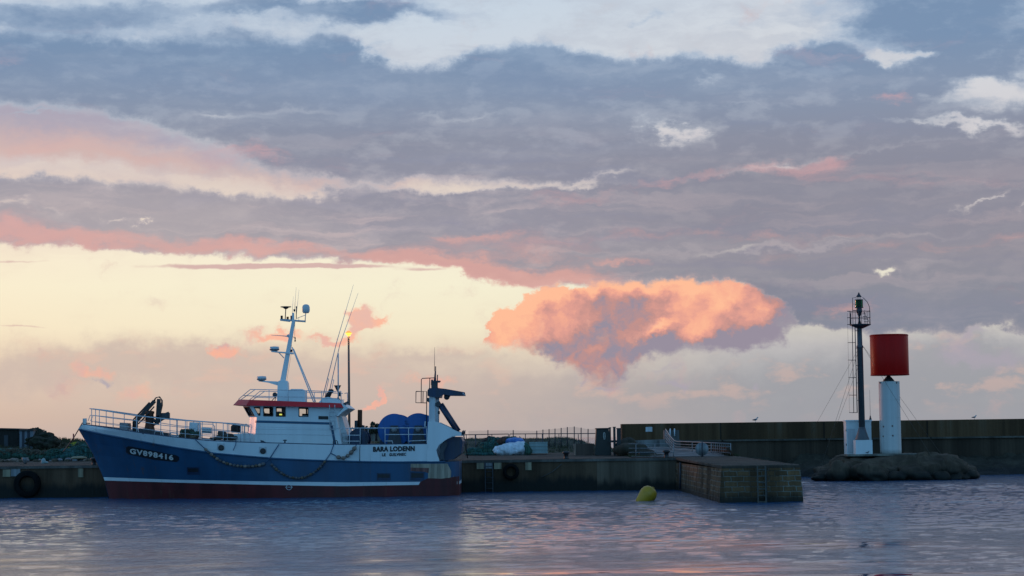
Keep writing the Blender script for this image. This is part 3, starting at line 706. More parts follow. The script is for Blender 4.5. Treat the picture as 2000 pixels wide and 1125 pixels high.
def bollard(px, label):
    p = W(px, 903, QY + 0.7); p.z = ground_z(0, QY + .7)
    mb = MB(); mb.lathe([(0.16, -0.02), (0.13, .05), (0.12, .25), (0.2, .30), (0.21, .36), (0.15, .41), (0.0, .43)], p, 16)
    single(mb, 'bollard', M['black'], label, 'bollard', p, 'bollards along the quay edge')
bollard(184, 'short black mooring bollard on the quay just behind the bow')
bollard(1302, 'small black bollard where the quay meets the stone pier')
bollard(1106, 'low dark bollard on the quay that holds the slack stern rope')

# stone pier
pr = thing('stone_pier', 'short pier of old dark masonry blocks jutting out with an iron ladder', 'pier', (10.7, 100, 0))
def pier_pts(z):
    k = (1.62 - z) * 0.075
    return [(9.02 - k, 89.5 - k), (12.42 + k, 89.5 - k), (XR + .1 + k, 113.2), (8.78 - k * .3, 113.2)]
mb = MB()
vs = []; zs = [-3, -0.5, 0.0, 0.4, 0.8, 1.2, 1.47]
ring_n = 0
for z in zs:
    pts = pier_pts(z); ring = []
    for i in range(4):
        a, b2 = Vector(pts[i]), Vector(pts[(i + 1) % 4])
        n = 12 if i in (0, 2) else 60
        for k in range(n):
            q = a.lerp(b2, k / n); nz = 0.05 * mnoise.noise(Vector((q.x * 1.7, q.y * 1.7, z * 2.2)))
            ring.append((q.x + nz, q.y + nz, z))
    ring_n = len(ring); vs += ring
mb.add(vs, [[j * ring_n + i, j * ring_n + (i + 1) % ring_n, (j + 1) * ring_n + (i + 1) % ring_n, (j + 1) * ring_n + i] for j in range(len(zs) - 1) for i in range(ring_n)], 0, False)
mb.build('masonry', M['pier'], pr)
mb = MB()
P4 = [(9.015, 89.46), (12.425, 89.46), (XR + .1, 113.2), (8.76, 113.2)]
loop = []
for i in range(4):
    a, b2 = Vector(P4[i]), Vector(P4[(i + 1) % 4])
    for k in range(26 if i % 2 == 0 else 70): loop.append(a.lerp(b2, k / (26 if i % 2 == 0 else 70)))
nl = len(loop); vs = []
for zb, ins in ((1.475, 0.0), (1.565, 0.0), (1.60, 0.07)):
    for q in loop:
        c_ = Vector((10.7, 101)); j_ = mnoise.noise(Vector((q.x * 2.3, q.y * 2.3, 4)))
        d = (c_ - q).normalized() * (ins + .05 * max(0, j_) + .03)
        vs.append((q.x + d.x, q.y + d.y, zb + (q.y - 89.4) * 0.006 + (.035 * mnoise.noise(Vector((q.x * 1.9, q.y * 1.9, 8))) if ins or zb > 1.5 else 0)))
mb.add(vs, [[r * nl + i, r * nl + (i + 1) % nl, (r + 1) * nl + (i + 1) % nl, (r + 1) * nl + i] for r in range(2) for i in range(nl)] + [list(range(2 * nl, 3 * nl))])
mb.build('coping', M['piercap'], pr)
xl = W(1486.5, 940, 89.4).x
lad = MB()
for s in (-.17, .17): lad.box((xl + s, 89.2, 0.62), (0.05, 0.06, 1.9))
rl = lad.build('ladder', M['ladderiron'], pr)
for k in range(6):
    mb = MB(); mb.box((xl, 89.2, 0.02 + k * 0.28), (0.34, 0.04, 0.045)); mb.build('rung', M['ladderiron'], rl)
mb = MB(); mb.box((W(1496, 940, 89.4).x, 89.33, 0.65), (0.06, 0.14, 1.7)); mb.build('fender_bar', M['black'], pr)
mb = MB(); mb.tube([W(1333, 903, 108.4) + Vector((-.12, 0, 0)), W(1333, 955, 108.4) + Vector((-.12, 0, 0))], 0.05, 8); mb.build('drain_pipe', M['dark'], pr)

# breakwater
BY = 145.0
bwt = thing('breakwater_wall', 'long high dark concrete breakwater wall with a stepped parapet', 'breakwater', (30, BY, 0))
xl0 = W(1215, 850, BY).x
mb = MB(); mb.box(((xl0 + 120) / 2, BY + 1.0, (3.80 + 1.5) / 2), (120 - xl0, 2.0, 2.3)); mb.build('parapet', M['bw'], bwt)
mb = MB(); mb.box(((xl0 + 1.5 + 120) / 2, BY - .55, 2.54), (120 - xl0 - 1.5, 1.1, 0.12)); mb.build('ledge', M['ledge'], bwt)
mb = MB(); mb.box(((xl0 + 3.1 + 120) / 2, BY + 0.1, 0.7), (120 - xl0 - 3.1, 2.1, 3.55)); mb.build('foot_wall', M['bwlow'], bwt)
a, b2 = W(1261, 834, BY), W(1274, 843, BY)
mb = MB(); mb.box(((a.x + b2.x) / 2, BY - 0.012, (a.z + b2.z) / 2), (b2.x - a.x, 0.024, a.z - b2.z)); mb.build('plaque', M['galv'], bwt)
# low grey retaining wall in front of the breakwater end
mb = MB(); mb.slab([(1216, 861), (1300, 858), (1300, 884), (1216, 886)], 140, 141); 
single(mb, 'retaining_wall', M['ramp'], 'low pale grey wall below the left end of the breakwater', 'wall', W(1258, 885, 140))
# weedy rocky shore below the breakwater
mb = MB()
def shore_z(x, y):
    t_ = (BY - 1.0 - y) / 7.0
    return 1.25 - 1.95 * t_ + 0.42 * mnoise.noise(Vector((x * 0.5, y * 0.6, 2))) + 0.25 * mnoise.noise(Vector((x * 1.4, y * 1.4, 5)))
sheet(mb, [XR - .5 + 0.4 * i for i in range(0, 110)], [136.6 + 0.42 * i for i in range(19)], shore_z, smooth=False)
o = mb.build('shore', M['shore']); o['kind'] = 'structure'
mb = MB()
sheet(mb, [XR - .4 + 0.4 * i for i in range(0, 4)], [113.3 + 0.8 * i for i in range(31)], lambda x, y: ground_z(3, y) * 0 + 1.5 - (x - XR) * 1.9 + .3 * mnoise.noise(Vector((x, y, 1))), smooth=False)
o = mb.build('shore_bank', M['shore']); o['kind'] = 'structure'

# rock with the beacons
RY = 130.0
rc = W(1748, 915, RY)
mb = MB(); nu, nv = 170, 46; vs = []
for j in range(nv + 1):
    th = (j / nv) * math.pi * 0.55
    for i in range(nu):
        ph = 2 * math.pi * i / nu
        ex = 0.8
        cx_ = math.copysign(abs(math.cos(ph)) ** ex, math.cos(ph)); cy_ = math.copysign(abs(math.sin(ph)) ** ex, math.sin(ph))
        rr = math.sin(th) ** 0.95 * (1.04 if th > 1.2 else 1)
        p = Vector((cx_ * rr * 4.75, cy_ * rr * 3.6, 1.72 * max(math.cos(th), -0.4) ** 1 if th > 1.4 else 1.64 * math.cos(th) ** 0.75))
        s = mnoise.noise(p * 0.55 + Vector((4, 2, 9))) * 0.40 - abs(mnoise.noise(p * 1.05 + Vector((1, 5, 2)))) * 0.34 + 0.10 + 0.08 * mnoise.noise(p * 2.3) - 0.06 * abs(mnoise.noise(p * 3.6)) + 0.018 * mnoise.noise(p * 9.0)
        p.x *= 1 + s * 0.45; p.y *= 1 + s * 0.45; p.z += s * 0.75 * min(1, rr * 1.4) + (0.18 if p.x > 1 and p.x < 3.6 else 0)
        if rr < 0.55: p.z = min(p.z, 1.56)
        vs.append(Vector((rc.x, RY, 0)) + p)
mb.add(vs, [[j * nu + i, j * nu + (i + 1) % nu, (j + 1) * nu + (i + 1) % nu, (j + 1) * nu + i] for j in range(nv) for i in range(nu)], 0, True)
for (px, py, Y, rx, rz) in [(1612, 930, 128, .9, .42), (1598, 934, 127.5, .5, .2), (1640, 922, 127.2, .8, .7), (1700, 926, 126.6, 1.1, .6), (1790, 928, 126.8, 1.2, .55), (1862, 918, 127.4, .9, .75), (1892, 928, 128, .7, .4), (1750, 932, 126.3, .7, .35), (1835, 931, 126.6, .6, .4)]: mb.blob(W(px, py, Y), (rx, rx * .8, rz), .45, 1.3, 34, 20, seed=px * .1)
single(mb, 'rock', M['rock'], 'large rounded rock islet carrying the red drum beacon and lantern tower', 'rock', (rc.x, RY, 0))
RZ = 1.54
mb = MB(); a, b2 = W(1652, 887, 129), W(1812, 887, 129)
mb.box(((a.x + b2.x) / 2, 129.6, RZ + .02), (b2.x - a.x, 2.6, .12)); single(mb, 'concrete_pad', M['padc'], 'thin concrete slab on top of the rock islet', 'slab', ((a.x + b2.x) / 2, 129.6, RZ))
RZ += 0.08

# ------------------------------------------------------------------ trawler
YC = 108.6
BOAT = thing('trawler', 'blue and white fishing trawler with red visor and net drums moored along the quay', 'trawler', (W(525, 970, YC).x, YC, 0))
STEM = [(829, 160.5), (838, 152.5), (860, 166), (882, 180), (937, 204), (972, 212), (1000, 224), (1030, 250)]
RAIL = [(160, 829), (230, 839), (280, 847), (340, 854.5), (420, 862.5), (500, 865), (647, 869), (710, 869), (834, 867.5), (900, 866)]
BWL = [(152, 838), (200, 848), (260, 859), (340, 874), (420, 885.6), (500, 893), (563, 897.5), (668, 901), (752, 903), (857, 902), (900, 901)]
STT = [(205, 932), (340, 937), (500, 940), (668, 942), (821, 941), (900, 940)]
STB = [(206, 938.6), (340, 942.5), (540, 947.5), (668, 949.6), (817, 947), (900, 946)]
WLN = [(212, 977), (500, 973), (893, 968)]
STERN = 897.0
def stem_x(py): return lerp_tab(STEM, py)
def hull_v(px, py):
    top, wl = lerp_tab(RAIL, px), lerp_tab(WLN, px)
    return max(-0.6, min(1.0, (wl - py) / (wl - top)))
def hb(px, py):
    sx = stem_x(py)
    s = max(0.0, min(1.0, (px - sx) / (STERN - sx)))
    v = hull_v(px, py); v0 = max(0, v)
    nn = 0.34 + 0.22 * (1 - v0); e = 1.9 + 0.5 * v0
    sh = 1 - (1 - min(s / nn, 1.0)) ** e
    B = 3.0 * (0.94 + 0.06 * v0)
    if v < 0: B *= 1 + v * 0.5
    if s > 0.962: sh *= 1 - 0.20 * ((s - 0.962) / 0.038) ** 2
    return max(B * sh, 0.05 + 0.22 * max(0, v - 0.8) / 0.2)
def HP(px, py, off=0.0):
    """point on the near side of the hull"""
    return W(px, py, YC - hb(px, py) - off)
def mir(p): return Vector((p.x, 2 * YC - p.y, p.z))

SS = [0, .006, .014, .025, .04, .06, .085, .115, .15, .19, .23, .28, .33, .38, .44, .5, .56, .62, .68, .74, .8, .85, .89, .92, .94, .955, .966, .975, .982, .988, .994, 1.0]
def rowpts(table=None, off=None, base=None, s_list=SS, xend=STERN, inset=0.0):
    out = []
    for s in s_list:
        px = 200.0
        for _ in range(6):
            py = lerp_tab(table, px) if table else off
            if base: py = lerp_tab(base[0], px) * (1 - base[2]) + lerp_tab(base[1], px) * base[2]
            sx = stem_x(py); px = sx + s * (xend - sx)
        h = max(0.02, hb(px, py) - inset)
        out.append((W(px, py, YC - h), px, py))
    return out
def strip(mb, rows, mis, both=True):
    """rows of points, bottom to top, on both sides of the ship"""
    n = len(rows[0])
    for side in (0, 1):
        vs = [(mir(p[0]) if side else p[0]) for r in rows for p in r]
        for j in range(len(rows) - 1):
            fs = [[j * n + i, j * n + i + 1, (j + 1) * n + i + 1, (j + 1) * n + i] for i in range(n - 1)]
            mb.add([vs[k] for k in range(j * n, (j + 2) * n)], [[i, i + 1, n + i + 1, n + i] for i in range(n - 1)], mis[j], True)
WU = [(200, 1000), (900, 995)]
def keelrow(py): return rowpts(off=py)
hullmb = MB()
R_low = [rowpts(off=1030), rowpts(off=1000), rowpts(WLN), rowpts(STB)]
R_str = [rowpts(STB), rowpts(STT)]
R_blu = [rowpts(base=(STT, BWL, k)) for k in (0, .25, .5, .75, 1)]
strip(hullmb, R_low, [2, 2, 2]); strip(hullmb, R_str, [1]); strip(hullmb, R_blu, [0, 0, 0, 0])
# stem face and transom
def cap_end(mb, rows, idx, mi):
    for a, b2 in zip(rows, rows[1:]):
        p, q = a[idx][0], b2[idx][0]
        mb.add([p, mir(p), mir(q), q], [[0, 1, 2, 3]], mi)
for rows, mi in ((R_low, 2), (R_str, 1), (R_blu, 0)):
    cap_end(hullmb, rows, 0, mi); cap_end(hullmb, rows, -1, mi)
hull = hullmb.build('hull', [M['blue'], M['white'], M['anti']], BOAT)
# bulwark (white band) with inner skin and capping
XB = 836.0
SB = [0, .01, .03, .06, .09, .12, .16, .2, .25, .3, .36, .42, .48, .55, .62, .7, .78, .86, .93, 1.0]
bw = MB()
rr = [rowpts(base=(BWL, RAIL, k), s_list=SB, xend=XB) for k in (0.012, .33, .66, 1)]
ri = [rowpts(base=(BWL, RAIL, k), s_list=SB, xend=XB, inset=.09) for k in (1, 0.012)]
strip(bw, rr + ri, [0, 0, 0, 0, 0])
cap_end(bw, rr, 0, 0)
bulwark = bw.build('bulwark', M['white'], BOAT)
capm = MB()
for side in (0, 1):
    pts = [HP(px, lerp_tab(RAIL, px) - 0.3, -0.05) for px in (162, 168, 178, 195, 215, 240, 280, 320, 370, 420, 480, 540, 600, 660, 720, 780, 834)]
    capm.tube([mir(p) if side else p for p in pts], 0.036, 8)
capm.build('bulwark_rail', M['bluedark'], BOAT)
rub = MB()
for side in (0, 1):
    pts = [HP(px, lerp_tab(BWL, px), 0.01) for px in [156, 162, 170, 185, 200, 220, 250, 280, 320, 370, 420, 480, 540, 600, 660, 720, 780, 830, 858, 870]]
    rub.tube([mir(p) if side else p for p in pts], 0.045, 8)
rub.build('rubbing_strake', M['blue'], BOAT)
# deck
dk = MB()
row = rowpts(BWL, s_list=SS)
for a, b2 in zip(row, row[1:]):
    p, q = a[0] + Vector((0, .06, -.03)), b2[0] + Vector((0, .06, -.03)); dk.add([p, q, mir(q), mir(p)], [[0, 1, 2, 3]])
dk.build('deck', M['deck'], BOAT)
# stem post
sp = MB(); sp.slab([(161.5, 817.5), (167.5, 817), (168, 832), (161.5, 831)], YC - .14, YC + .14); sp.build('stem_post', M['white'], BOAT)
sp = MB(); a = W(150.5, 838, YC); sp.tube([W(156, 839, YC), W(183, 886, YC), W(206, 938, YC), W(214, 975, YC)], [.06, .05, .05, .05], 8); sp.build('stem_bar', M['bluedark'], BOAT)

# hull patches that follow the plating
def hull_patch(name, poly, m, off=0.006, label=None, parent=BOAT, n=10):
    """poly: outline as seen; tessellated in strips along its length"""
    xs = sorted(set([p[0] for p in poly] + [min(p[0] for p in poly) + (max(p[0] for p in poly) - min(p[0] for p in poly)) * i / n for i in range(n + 1)]))
    def cut(x):
        ys = []
        for (x0, y0), (x1, y1) in zip(poly, poly[1:] + poly[:1]):
            if min(x0, x1) <= x <= max(x0, x1):
                if abs(x1 - x0) < 1e-6: ys += [y0, y1]
                else: ys.append(y0 + (y1 - y0) * (x - x0) / (x1 - x0))
        return (min(ys), max(ys)) if ys else None
    mb = MB()
    for xa, xb in zip(xs, xs[1:]):
        ca, cb = cut(xa + 1e-3), cut(xb - 1e-3)
        if not ca or not cb: continue
        vs = []
        for o_ in (off, off - 0.02):
            for k in range(4):
                vs.append(HP(xa, ca[0] + (ca[1] - ca[0]) * k / 3, o_)); vs.append(HP(xb, cb[0] + (cb[1] - cb[0]) * k / 3, o_))
        mb.add(vs, [[2 * k, 2 * k + 1, 2 * k + 3, 2 * k + 2] for k in range(3)] + [[0, 1, 9, 8], [6, 7, 15, 14]])
    o_ = mb.build(name, m, parent)
    if label: o_['label'] = label
    return o_
hull_patch('primer_patch', [(802, 906), (874, 905.5), (887, 932), (862, 935), (836, 934), (838, 914), (802, 913)], M['primer'], 0.008, 'worn pale patch on the blue stern plating')
hull_patch('primer_strip', [(802, 913), (838, 914), (837, 924), (829, 921.5), (802, 920)], mat('faded_red_strip', (0.16, 0.07, 0.06), 0.8, var=0.4, scale=5), 0.011)
hull_patch('stern_antifouling', [(821, 941), (836, 934), (862, 935), (888, 931), (896.9, 930), (896.9, 950), (817, 948.5)], M['anti'], 0.012)
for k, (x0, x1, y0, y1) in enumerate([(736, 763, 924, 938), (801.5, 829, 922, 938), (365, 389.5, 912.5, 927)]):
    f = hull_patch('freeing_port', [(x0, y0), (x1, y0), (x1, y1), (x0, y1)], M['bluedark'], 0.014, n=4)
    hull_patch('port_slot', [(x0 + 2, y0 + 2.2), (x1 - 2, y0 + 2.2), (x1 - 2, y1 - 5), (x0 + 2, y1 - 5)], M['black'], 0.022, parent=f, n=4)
# port lights with their pale plates
for (px, py) in [(432, 874.5), (513.6, 881)]:
    pl = hull_patch('porthole_plate', [(px - 8, py - 8.5), (px + 7, py - 8.5), (px + 7, py + 4), (px - 8, py + 4)], M['whitedark'], 0.012, n=4)
    c0 = HP(px, py, 0.02)
    mb = MB(); mb.lathe([(.15, .03), (.15, -.03), (.10, -.03)], c0, 20, axis='Y', cap=False); mb.build('porthole', M['frame'], BOAT)
    mb = MB(); mb.lathe([(.13, -.012), (.0001, -.012)], c0, 20, axis='Y', cap=False); mb.build('scupper_hole', M['black'], BOAT)
# load line mark
lm = MB()
cx_, cy_ = 564.3, 951.8
lm.tube([HP(cx_ + 5.2 * math.cos(a * math.pi / 12), cy_ + 5.0 * math.sin(a * math.pi / 12), 0.012) for a in range(24)], 0.016, 5, closed=True)
lm.tube([HP(cx_ - 7.5, cy_ - .3, .012), HP(cx_ + 7.5, cy_ - .3, .012)], 0.016, 5)
lm.build('load_line_mark', M['galv'], BOAT)
# registration plate, name and port
hull_patch('registration_plate', [(246.5, 874), (251, 871.3), (300, 880.5), (345, 889.5), (349.5, 892.5), (350, 898.5), (345, 902.6), (300, 898), (251, 887.5), (246, 883)], M['black'], 0.012, n=18)
def hull_text(name, s, p0, p1, h_px, m, bold=0.012, space=1.0):
    """lettering from p0 to p1 (baseline, as seen), h_px tall, laid on the plating"""
    cu = bpy.data.curves.new(name, 'FONT'); cu.body = s; cu.size = 1.0; cu.offset = bold; cu.extrude = 0.0; cu.space_character = space
    cu.resolution_u = 3
    tmp = bpy.data.objects.new('lettering_source', cu); COL.objects.link(tmp)
    dg = bpy.context.evaluated_depsgraph_get()
    me0 = tmp.evaluated_get(dg).to_mesh()
    vs = [v.co.copy() for v in me0.vertices]; fs = [list(p.vertices) for p in me0.polygons]
    tmp.evaluated_get(dg).to_mesh_clear()
    bpy.data.objects.remove(tmp); bpy.data.curves.remove(cu)
    x0, x1 = min(v.x for v in vs), max(v.x for v in vs); y0, y1 = min(v.y for v in vs), max(v.y for v in vs)
    mb = MB()
    def place(v, off):
        a = (v.x - x0) / (x1 - x0); b_ = (v.y - y0) / (y1 - y0)
        return HP(p0[0] + (p1[0] - p0[0]) * a, p0[1] + (p1[1] - p0[1]) * a - h_px * b_, off)
    mb.add([place(v, 0.026) for v in vs], fs)
    return mb.build(name, m, BOAT)
hull_text('registration_number', 'GV898416', (253.5, 886.2), (338.5, 899.8), 11.0, M['text_w'], bold=0.042, space=1.2)
hull_text('boat_name', 'BARA LODENN', (728.5, 882.6), (810, 881.0), 10.2, M['text_k'], bold=0.055, space=1.08)
hull_text('home_port', 'LE', (746, 891.2), (753.4, 891.1), 6.0, M['text_k'], bold=0.045, space=1.1)
hull_text('home_port', 'GUILVINEC', (760.2, 891.0), (793, 890.2), 6.0, M['text_k'], bold=0.045, space=1.1)
ps = MB(); ps.tube([HP(703, 870, .012), HP(702.5, 884, .012), HP(702.6, 900, .012)], 0.018, 5); ps.build('plate_seam', M['deck'], BOAT)

# stern fairings, inner stern
FA = [(834, 868), (836, 823.5), (853, 823.5), (901, 846), (901, 851), (884, 851.5), (869, 860), (857.5, 869), (852, 879), (855, 890), (858.5, 900.5), (834, 902.2)]
NY = YC - 3.0
for far in (0, 1):
    mb = MB()
    pts = [(p.x, p.z) for p in (W(a, b2, NY + .02) for a, b2 in FA)]
    y0, y1 = NY + .02, NY + .16
    if far: y0, y1 = 2 * YC - y0, 2 * YC - y1
    mb.prism(pts, y0, y1); mb.build('stern_fairing', M['white'], BOAT)
mb = MB(); mb.slab([(858, 872), (866, 860), (884, 853), (899, 853), (903, 862), (900, 886), (884, 898), (860, 899.5)], YC - 2.2, YC + 2.2, ref=NY); mb.build('stern_ramp', M['bluedark'], BOAT)
for far in (0, 1):
    mb = MB()
    pts = [(p.x, p.z) for p in (W(a, b2, NY + .2) for a, b2 in [(860, 868), (871, 861), (874, 868), (866, 884), (868, 898), (859, 898)])]
    y0, y1 = NY + .2, NY + .6
    if far: y0, y1 = 2 * YC - y0, 2 * YC - y1
    mb.prism(pts, y0, y1); mb.build('stern_bracket', M['dark'], BOAT)
mb = MB()
for k in range(6): mb.tube([W(902 + k * 1.2, 848, YC - 1.5 + .5 * k), W(903 + k * 1.1, 842 - (k % 3), YC - 1.5 + .5 * k)], .02, 5)
mb.box(W(904, 849.5, YC - .3), (.16, 2.8, .06)); mb.build('stern_brush', M['dark'], BOAT)

# ---- wheelhouse
WN, WF = YC - 2.1, YC + 2.1
def mirs(pts): return pts + [mir(p) for p in reversed(pts)]
def ring(fc, co, aft, pyf, pya, cut=0.9, yn=WN):
    """six points round the house: front centre line, near corner, near aft, and the far side"""
    f = W(fc, pyf, yn + cut); c_ = W(co, pyf + (pya - pyf) * .1, yn); a = W(aft, pya, yn)
    return [f, c_, a, mir(a), mir(c_), mir(f)]
def loft(mb, rings, mi=0, cap=(True, True)):
    n = len(rings[0]); vs = [p for r in rings for p in r]
    fs = [[j * n + i, j * n + (i + 1) % n, (j + 1) * n + (i + 1) % n, (j + 1) * n + i] for j in range(len(rings) - 1) for i in range(n)]
    if cap[0]: fs.append(list(range(n)))
    if cap[1]: fs.append(list(range((len(rings) - 1) * n, len(rings) * n)))
    return mb.add(vs, fs, mi)
mb = MB(); loft(mb, [ring(481, 494.3, 673, 897, 899), ring(488, 501.5, 657, 813.6, 811.5)]); wheelhouse = mb.build('wheelhouse', M['white'], BOAT)

def panel(outer, holes, plane, th):
    """flat wall with window openings; outer/holes are outlines as seen, plane maps them into the wall, th is the thickness vector"""
    bm = bmesh.new(); loops = []
    for lp in [outer] + holes:
        vs = [bm.verts.new((a, -b2, 0)) for a, b2 in lp]
        loops.append(vs)
        for i in range(len(vs)): bm.edges.new((vs[i], vs[(i + 1) % len(vs)]))
    bmesh.ops.triangle_fill(bm, use_beauty=True, use_dissolve=False, edges=bm.edges[:])
    bm.verts.index_update()
    vs = [plane(v.co.x, -v.co.y) for v in bm.verts]; n = len(vs)
    fs = [[v.index for v in f.verts] for f in bm.faces]
    mb = MB()
    side = []
    for lp in loops:
        m_ = len(lp); side += [[lp[i].index, lp[(i + 1) % m_].index, n + lp[(i + 1) % m_].index, n + lp[i].index] for i in range(m_)]
    mb.add(vs + [v + th for v in vs], fs + [[n + i for i in f] for f in fs] + side)
    bm.free()
    return mb
def rounded(poly, r=1.6):
    out = []
    n = len(poly)
    for i in range(n):
        p0, p1, p2 = Vector(poly[i - 1]), Vector(poly[i]), Vector(poly[(i + 1) % n])
        a = p1 + (p0 - p1).normalized() * r; b2 = p1 + (p2 - p1).normalized() * r
        for k in range(4):
            t_ = k / 3; out.append(tuple(a * (1 - t_) ** 2 + p1 * 2 * t_ * (1 - t_) + b2 * t_ ** 2))
    return out
WIN = [[(495.3, 794.6), (508.6, 794.6), (508.6, 812.2), (505.4, 812.2)], [(514.2, 794.2), (533.8, 794.4), (533.8, 813.4), (514.2, 813.2)],
       [(538.9, 794.6), (558, 794.9), (558, 814), (538.9, 813.8)], [(583.3, 795.2), (602.5, 795.8), (602.5, 814.2), (583.3, 814)]]
OUT = [(501, 815.2), (489, 792.0), (670.5, 794.5), (657, 813.5)]
holes = [rounded(wp) for wp in WIN]
def shrink(poly, d):
    cx = sum(p[0] for p in poly) / len(poly); cy = sum(p[1] for p in poly) / len(poly)
    return [(cx + (x - cx) * (1 - d / max(4, abs(x - cx)) if abs(x - cx) > 1 else 1), cy + (y - cy) * (1 - d / max(4, abs(y - cy)) if abs(y - cy) > 1 else 1)) for x, y in poly]
WFAR = [[(493, 794.6), (509, 794.6), (509, 812.4), (500, 812.4)]] + WIN[1:] + [[(565.5, 795), (583, 795.4), (583, 814), (565.5, 813.8)]]
for far in (0, 1):
    yy = WN + 0.004
    pln = (lambda a, b2: mir(W(a, b2, yy))) if far else (lambda a, b2: W(a, b2, yy))
    sg = -1 if far else 1
    wins = WFAR if far else WIN; holes = [rounded(wp) for wp in wins]
    mb = panel(OUT, holes, pln, Vector((0, .07 * sg, 0))); mb.build('cabin_wall', M['white'], BOAT)
    for wp, h in zip(wins, holes):
        mb = MB(); q = [pln(*p) for p in shrink(h, 1.2)]; q = [p + Vector((0, .03 * sg, 0)) for p in q]
        mb.add(q, [list(range(len(q)))]); wo_ = mb.build('window', M['glass'], BOAT)
        inner = shrink(h, 1.3); mb = MB(); n = len(h)
        vs = [pln(*p) + Vector((0, d * sg, 0)) for d in (-.025, .09) for p in (list(h) + inner)]
        fs = []
        for i in range(n):
            j = (i + 1) % n
            fs += [[i, j, n + j, n + i], [2 * n + i, 2 * n + j, 3 * n + j, 3 * n + i], [n + i, n + j, 3 * n + j, 3 * n + i], [i, j, 2 * n + j, 2 * n + i]]
        mb.add(vs, fs); mb.build('frame', M['frame'], wo_)
# front and corner windows lean forward
def quadpane(A, B, C, D, name='window', fr=.09):
    """leaning wall panel between points A,B (bottom) and C,D (top), with one window in it"""
    def at(u, v): return (A * (1 - u) + B * u) * (1 - v) + (D * (1 - u) + C * u) * v
    nrm = (B - A).cross(D - A).normalized()
    if nrm.dot(CAM_O - A) < 0 and False: nrm = -nrm
    o_, i_ = [(0, 0), (1, 0), (1, 1), (0, 1)], [(fr, .12), (1 - fr, .12), (1 - fr, .93), (fr, .93)]
    mb = MB(); vs = []
    for d in (0, .05): vs += [at(*p) + nrm * d for p in o_] + [at(*p) + nrm * d for p in i_]
    fs = []
    for i in range(4):
        j = (i + 1) % 4
        fs += [[i, j, 4 + j, 4 + i], [8 + i, 8 + j, 12 + j, 12 + i], [4 + i, 4 + j, 12 + j, 12 + i], [i, j, 8 + j, 8 + i]]
    mb.add(vs, fs); mb.build('cabin_wall', M['white'], BOAT)
    mb = MB(); mb.add([at(*p) + nrm * .02 for p in i_], [[0, 1, 2, 3]]); g = mb.build('window', M['glass'], BOAT)
    mb = MB(); k = [at(*p) + nrm * .03 for p in i_]; mb.tube(k, .035, 6, closed=True); mb.build('frame', M['frame'], g)
r1 = ring(488, 501.3, 657, 813.8, 811.8); r2 = ring(476, 489.2, 670, 792.5, 795)
quadpane(r1[0], r1[1], r2[1], r2[0]); quadpane(r1[4], r1[5], r2[5], r2[4])
f1, f6, g1, g6 = r1[0], r1[5], r2[0], r2[5]
for k in range(3):
    u0, u1 = k / 3, (k + 1) / 3
    quadpane(f6.lerp(f1, u0), f6.lerp(f1, u1), g6.lerp(g1, u1), g6.lerp(g1, u0))
# aft cabin bulkhead
mb = MB(); a1, a2, b1, b2_ = r1[2], r1[3], r2[2], r2[3]; mb.add([a1, a2, b2_, b1] + [p + Vector((-.06, 0, 0)) for p in (a1, a2, b2_, b1)], [[0, 1, 2, 3], [4, 5, 6, 7], [0, 1, 5, 4], [1, 2, 6, 5], [2, 3, 7, 6], [3, 0, 4, 7]]); mb.build('aft_bulkhead', M['white'], BOAT)
# cabin fittings seen through the windows
mb = MB(); fl = [p.lerp(q, .02) for p, q in zip(r1, r2)]; mb.add(fl, [[0, 1, 2, 3, 4, 5]]); mb.build('cabin_floor', M['inside'], BOAT)
mb = MB(); mb.slab([(499, 813.5), (516, 813.5), (516, 808), (510, 806), (499, 808)], YC - 1.9, YC + 1.8); mb.build('console', M['inside'], BOAT)
mb = MB(); mb.slab([(538, 813.5), (551, 813.5), (551, 806), (545, 803.5), (538, 804)], WN + .25, WN + .9); mb.build('console', M['inside'], BOAT)
mb = MB(); mb.slab([(545.6, 808.2), (550.6, 808.4), (550.6, 811), (545.6, 810.8)], WN + .2, WN + .245); sc_ = mb.build('screen', M['screen'], BOAT); sc_['label'] = 'small lit yellow screen inside the wheelhouse'
mb = MB(); mb.slab([(526, 813.5), (531, 813.5), (531.5, 795), (528, 795)], YC - .6, YC + .2); mb.slab([(532, 800), (537, 800), (537, 803), (532, 803)], YC, YC + .3); mb.build('helm_chair', M['inside'], BOAT)
mb = MB(); mb.slab([(590, 813.5), (612, 813.5), (612, 808), (590, 808)], YC - 1.2, YC + 1.4); mb.slab([(605, 808), (612, 808), (612, 795.5), (605, 795.5)], YC + .2, YC + 1.4); mb.build('chart_table', M['inside'], BOAT)
mb = MB(); mb.slab([(618, 813.5), (621, 813.5), (621, 795), (618, 795)], WN + .1, YC + .3); mb.build('partition', M['inside'], BOAT)

# red visor and roof
def vring(fc, co, aft, pyf, pya, yn, cut): 
    return ring(fc, co, aft, pyf, pya, cut, yn)
lo = vring(455, 481, 670.5, 791.5, 796, WN - .28, 1.1); hi = vring(466, 487.5, 665.5, 780, 787.5, WN - .03, 1.0)
mb = MB(); loft(mb, [lo, hi], 0, (True, False)); mb.build('visor', M['red'], BOAT)
mb = MB(); mb.add([p + Vector((0, 0, -.01)) for p in hi], [[0, 1, 2, 3, 4, 5]]); mb.build('roof', M['whitedark'], BOAT)
mb = MB(); mb.slab([(671, 795.6), (666.3, 788), (672, 790.5), (680.6, 797.2), (668.5, 805), (660, 813), (657.5, 812)], WN - .2, WF + .2); mb.build('roof_overhang', M['white'], BOAT)
mb = MB(); mb.slab([(657, 813.5), (668, 813), (674.5, 836), (683, 870), (685, 899), (672, 899)], WN + 1.2, WF); mb.build('aft_house', M['white'], BOAT)
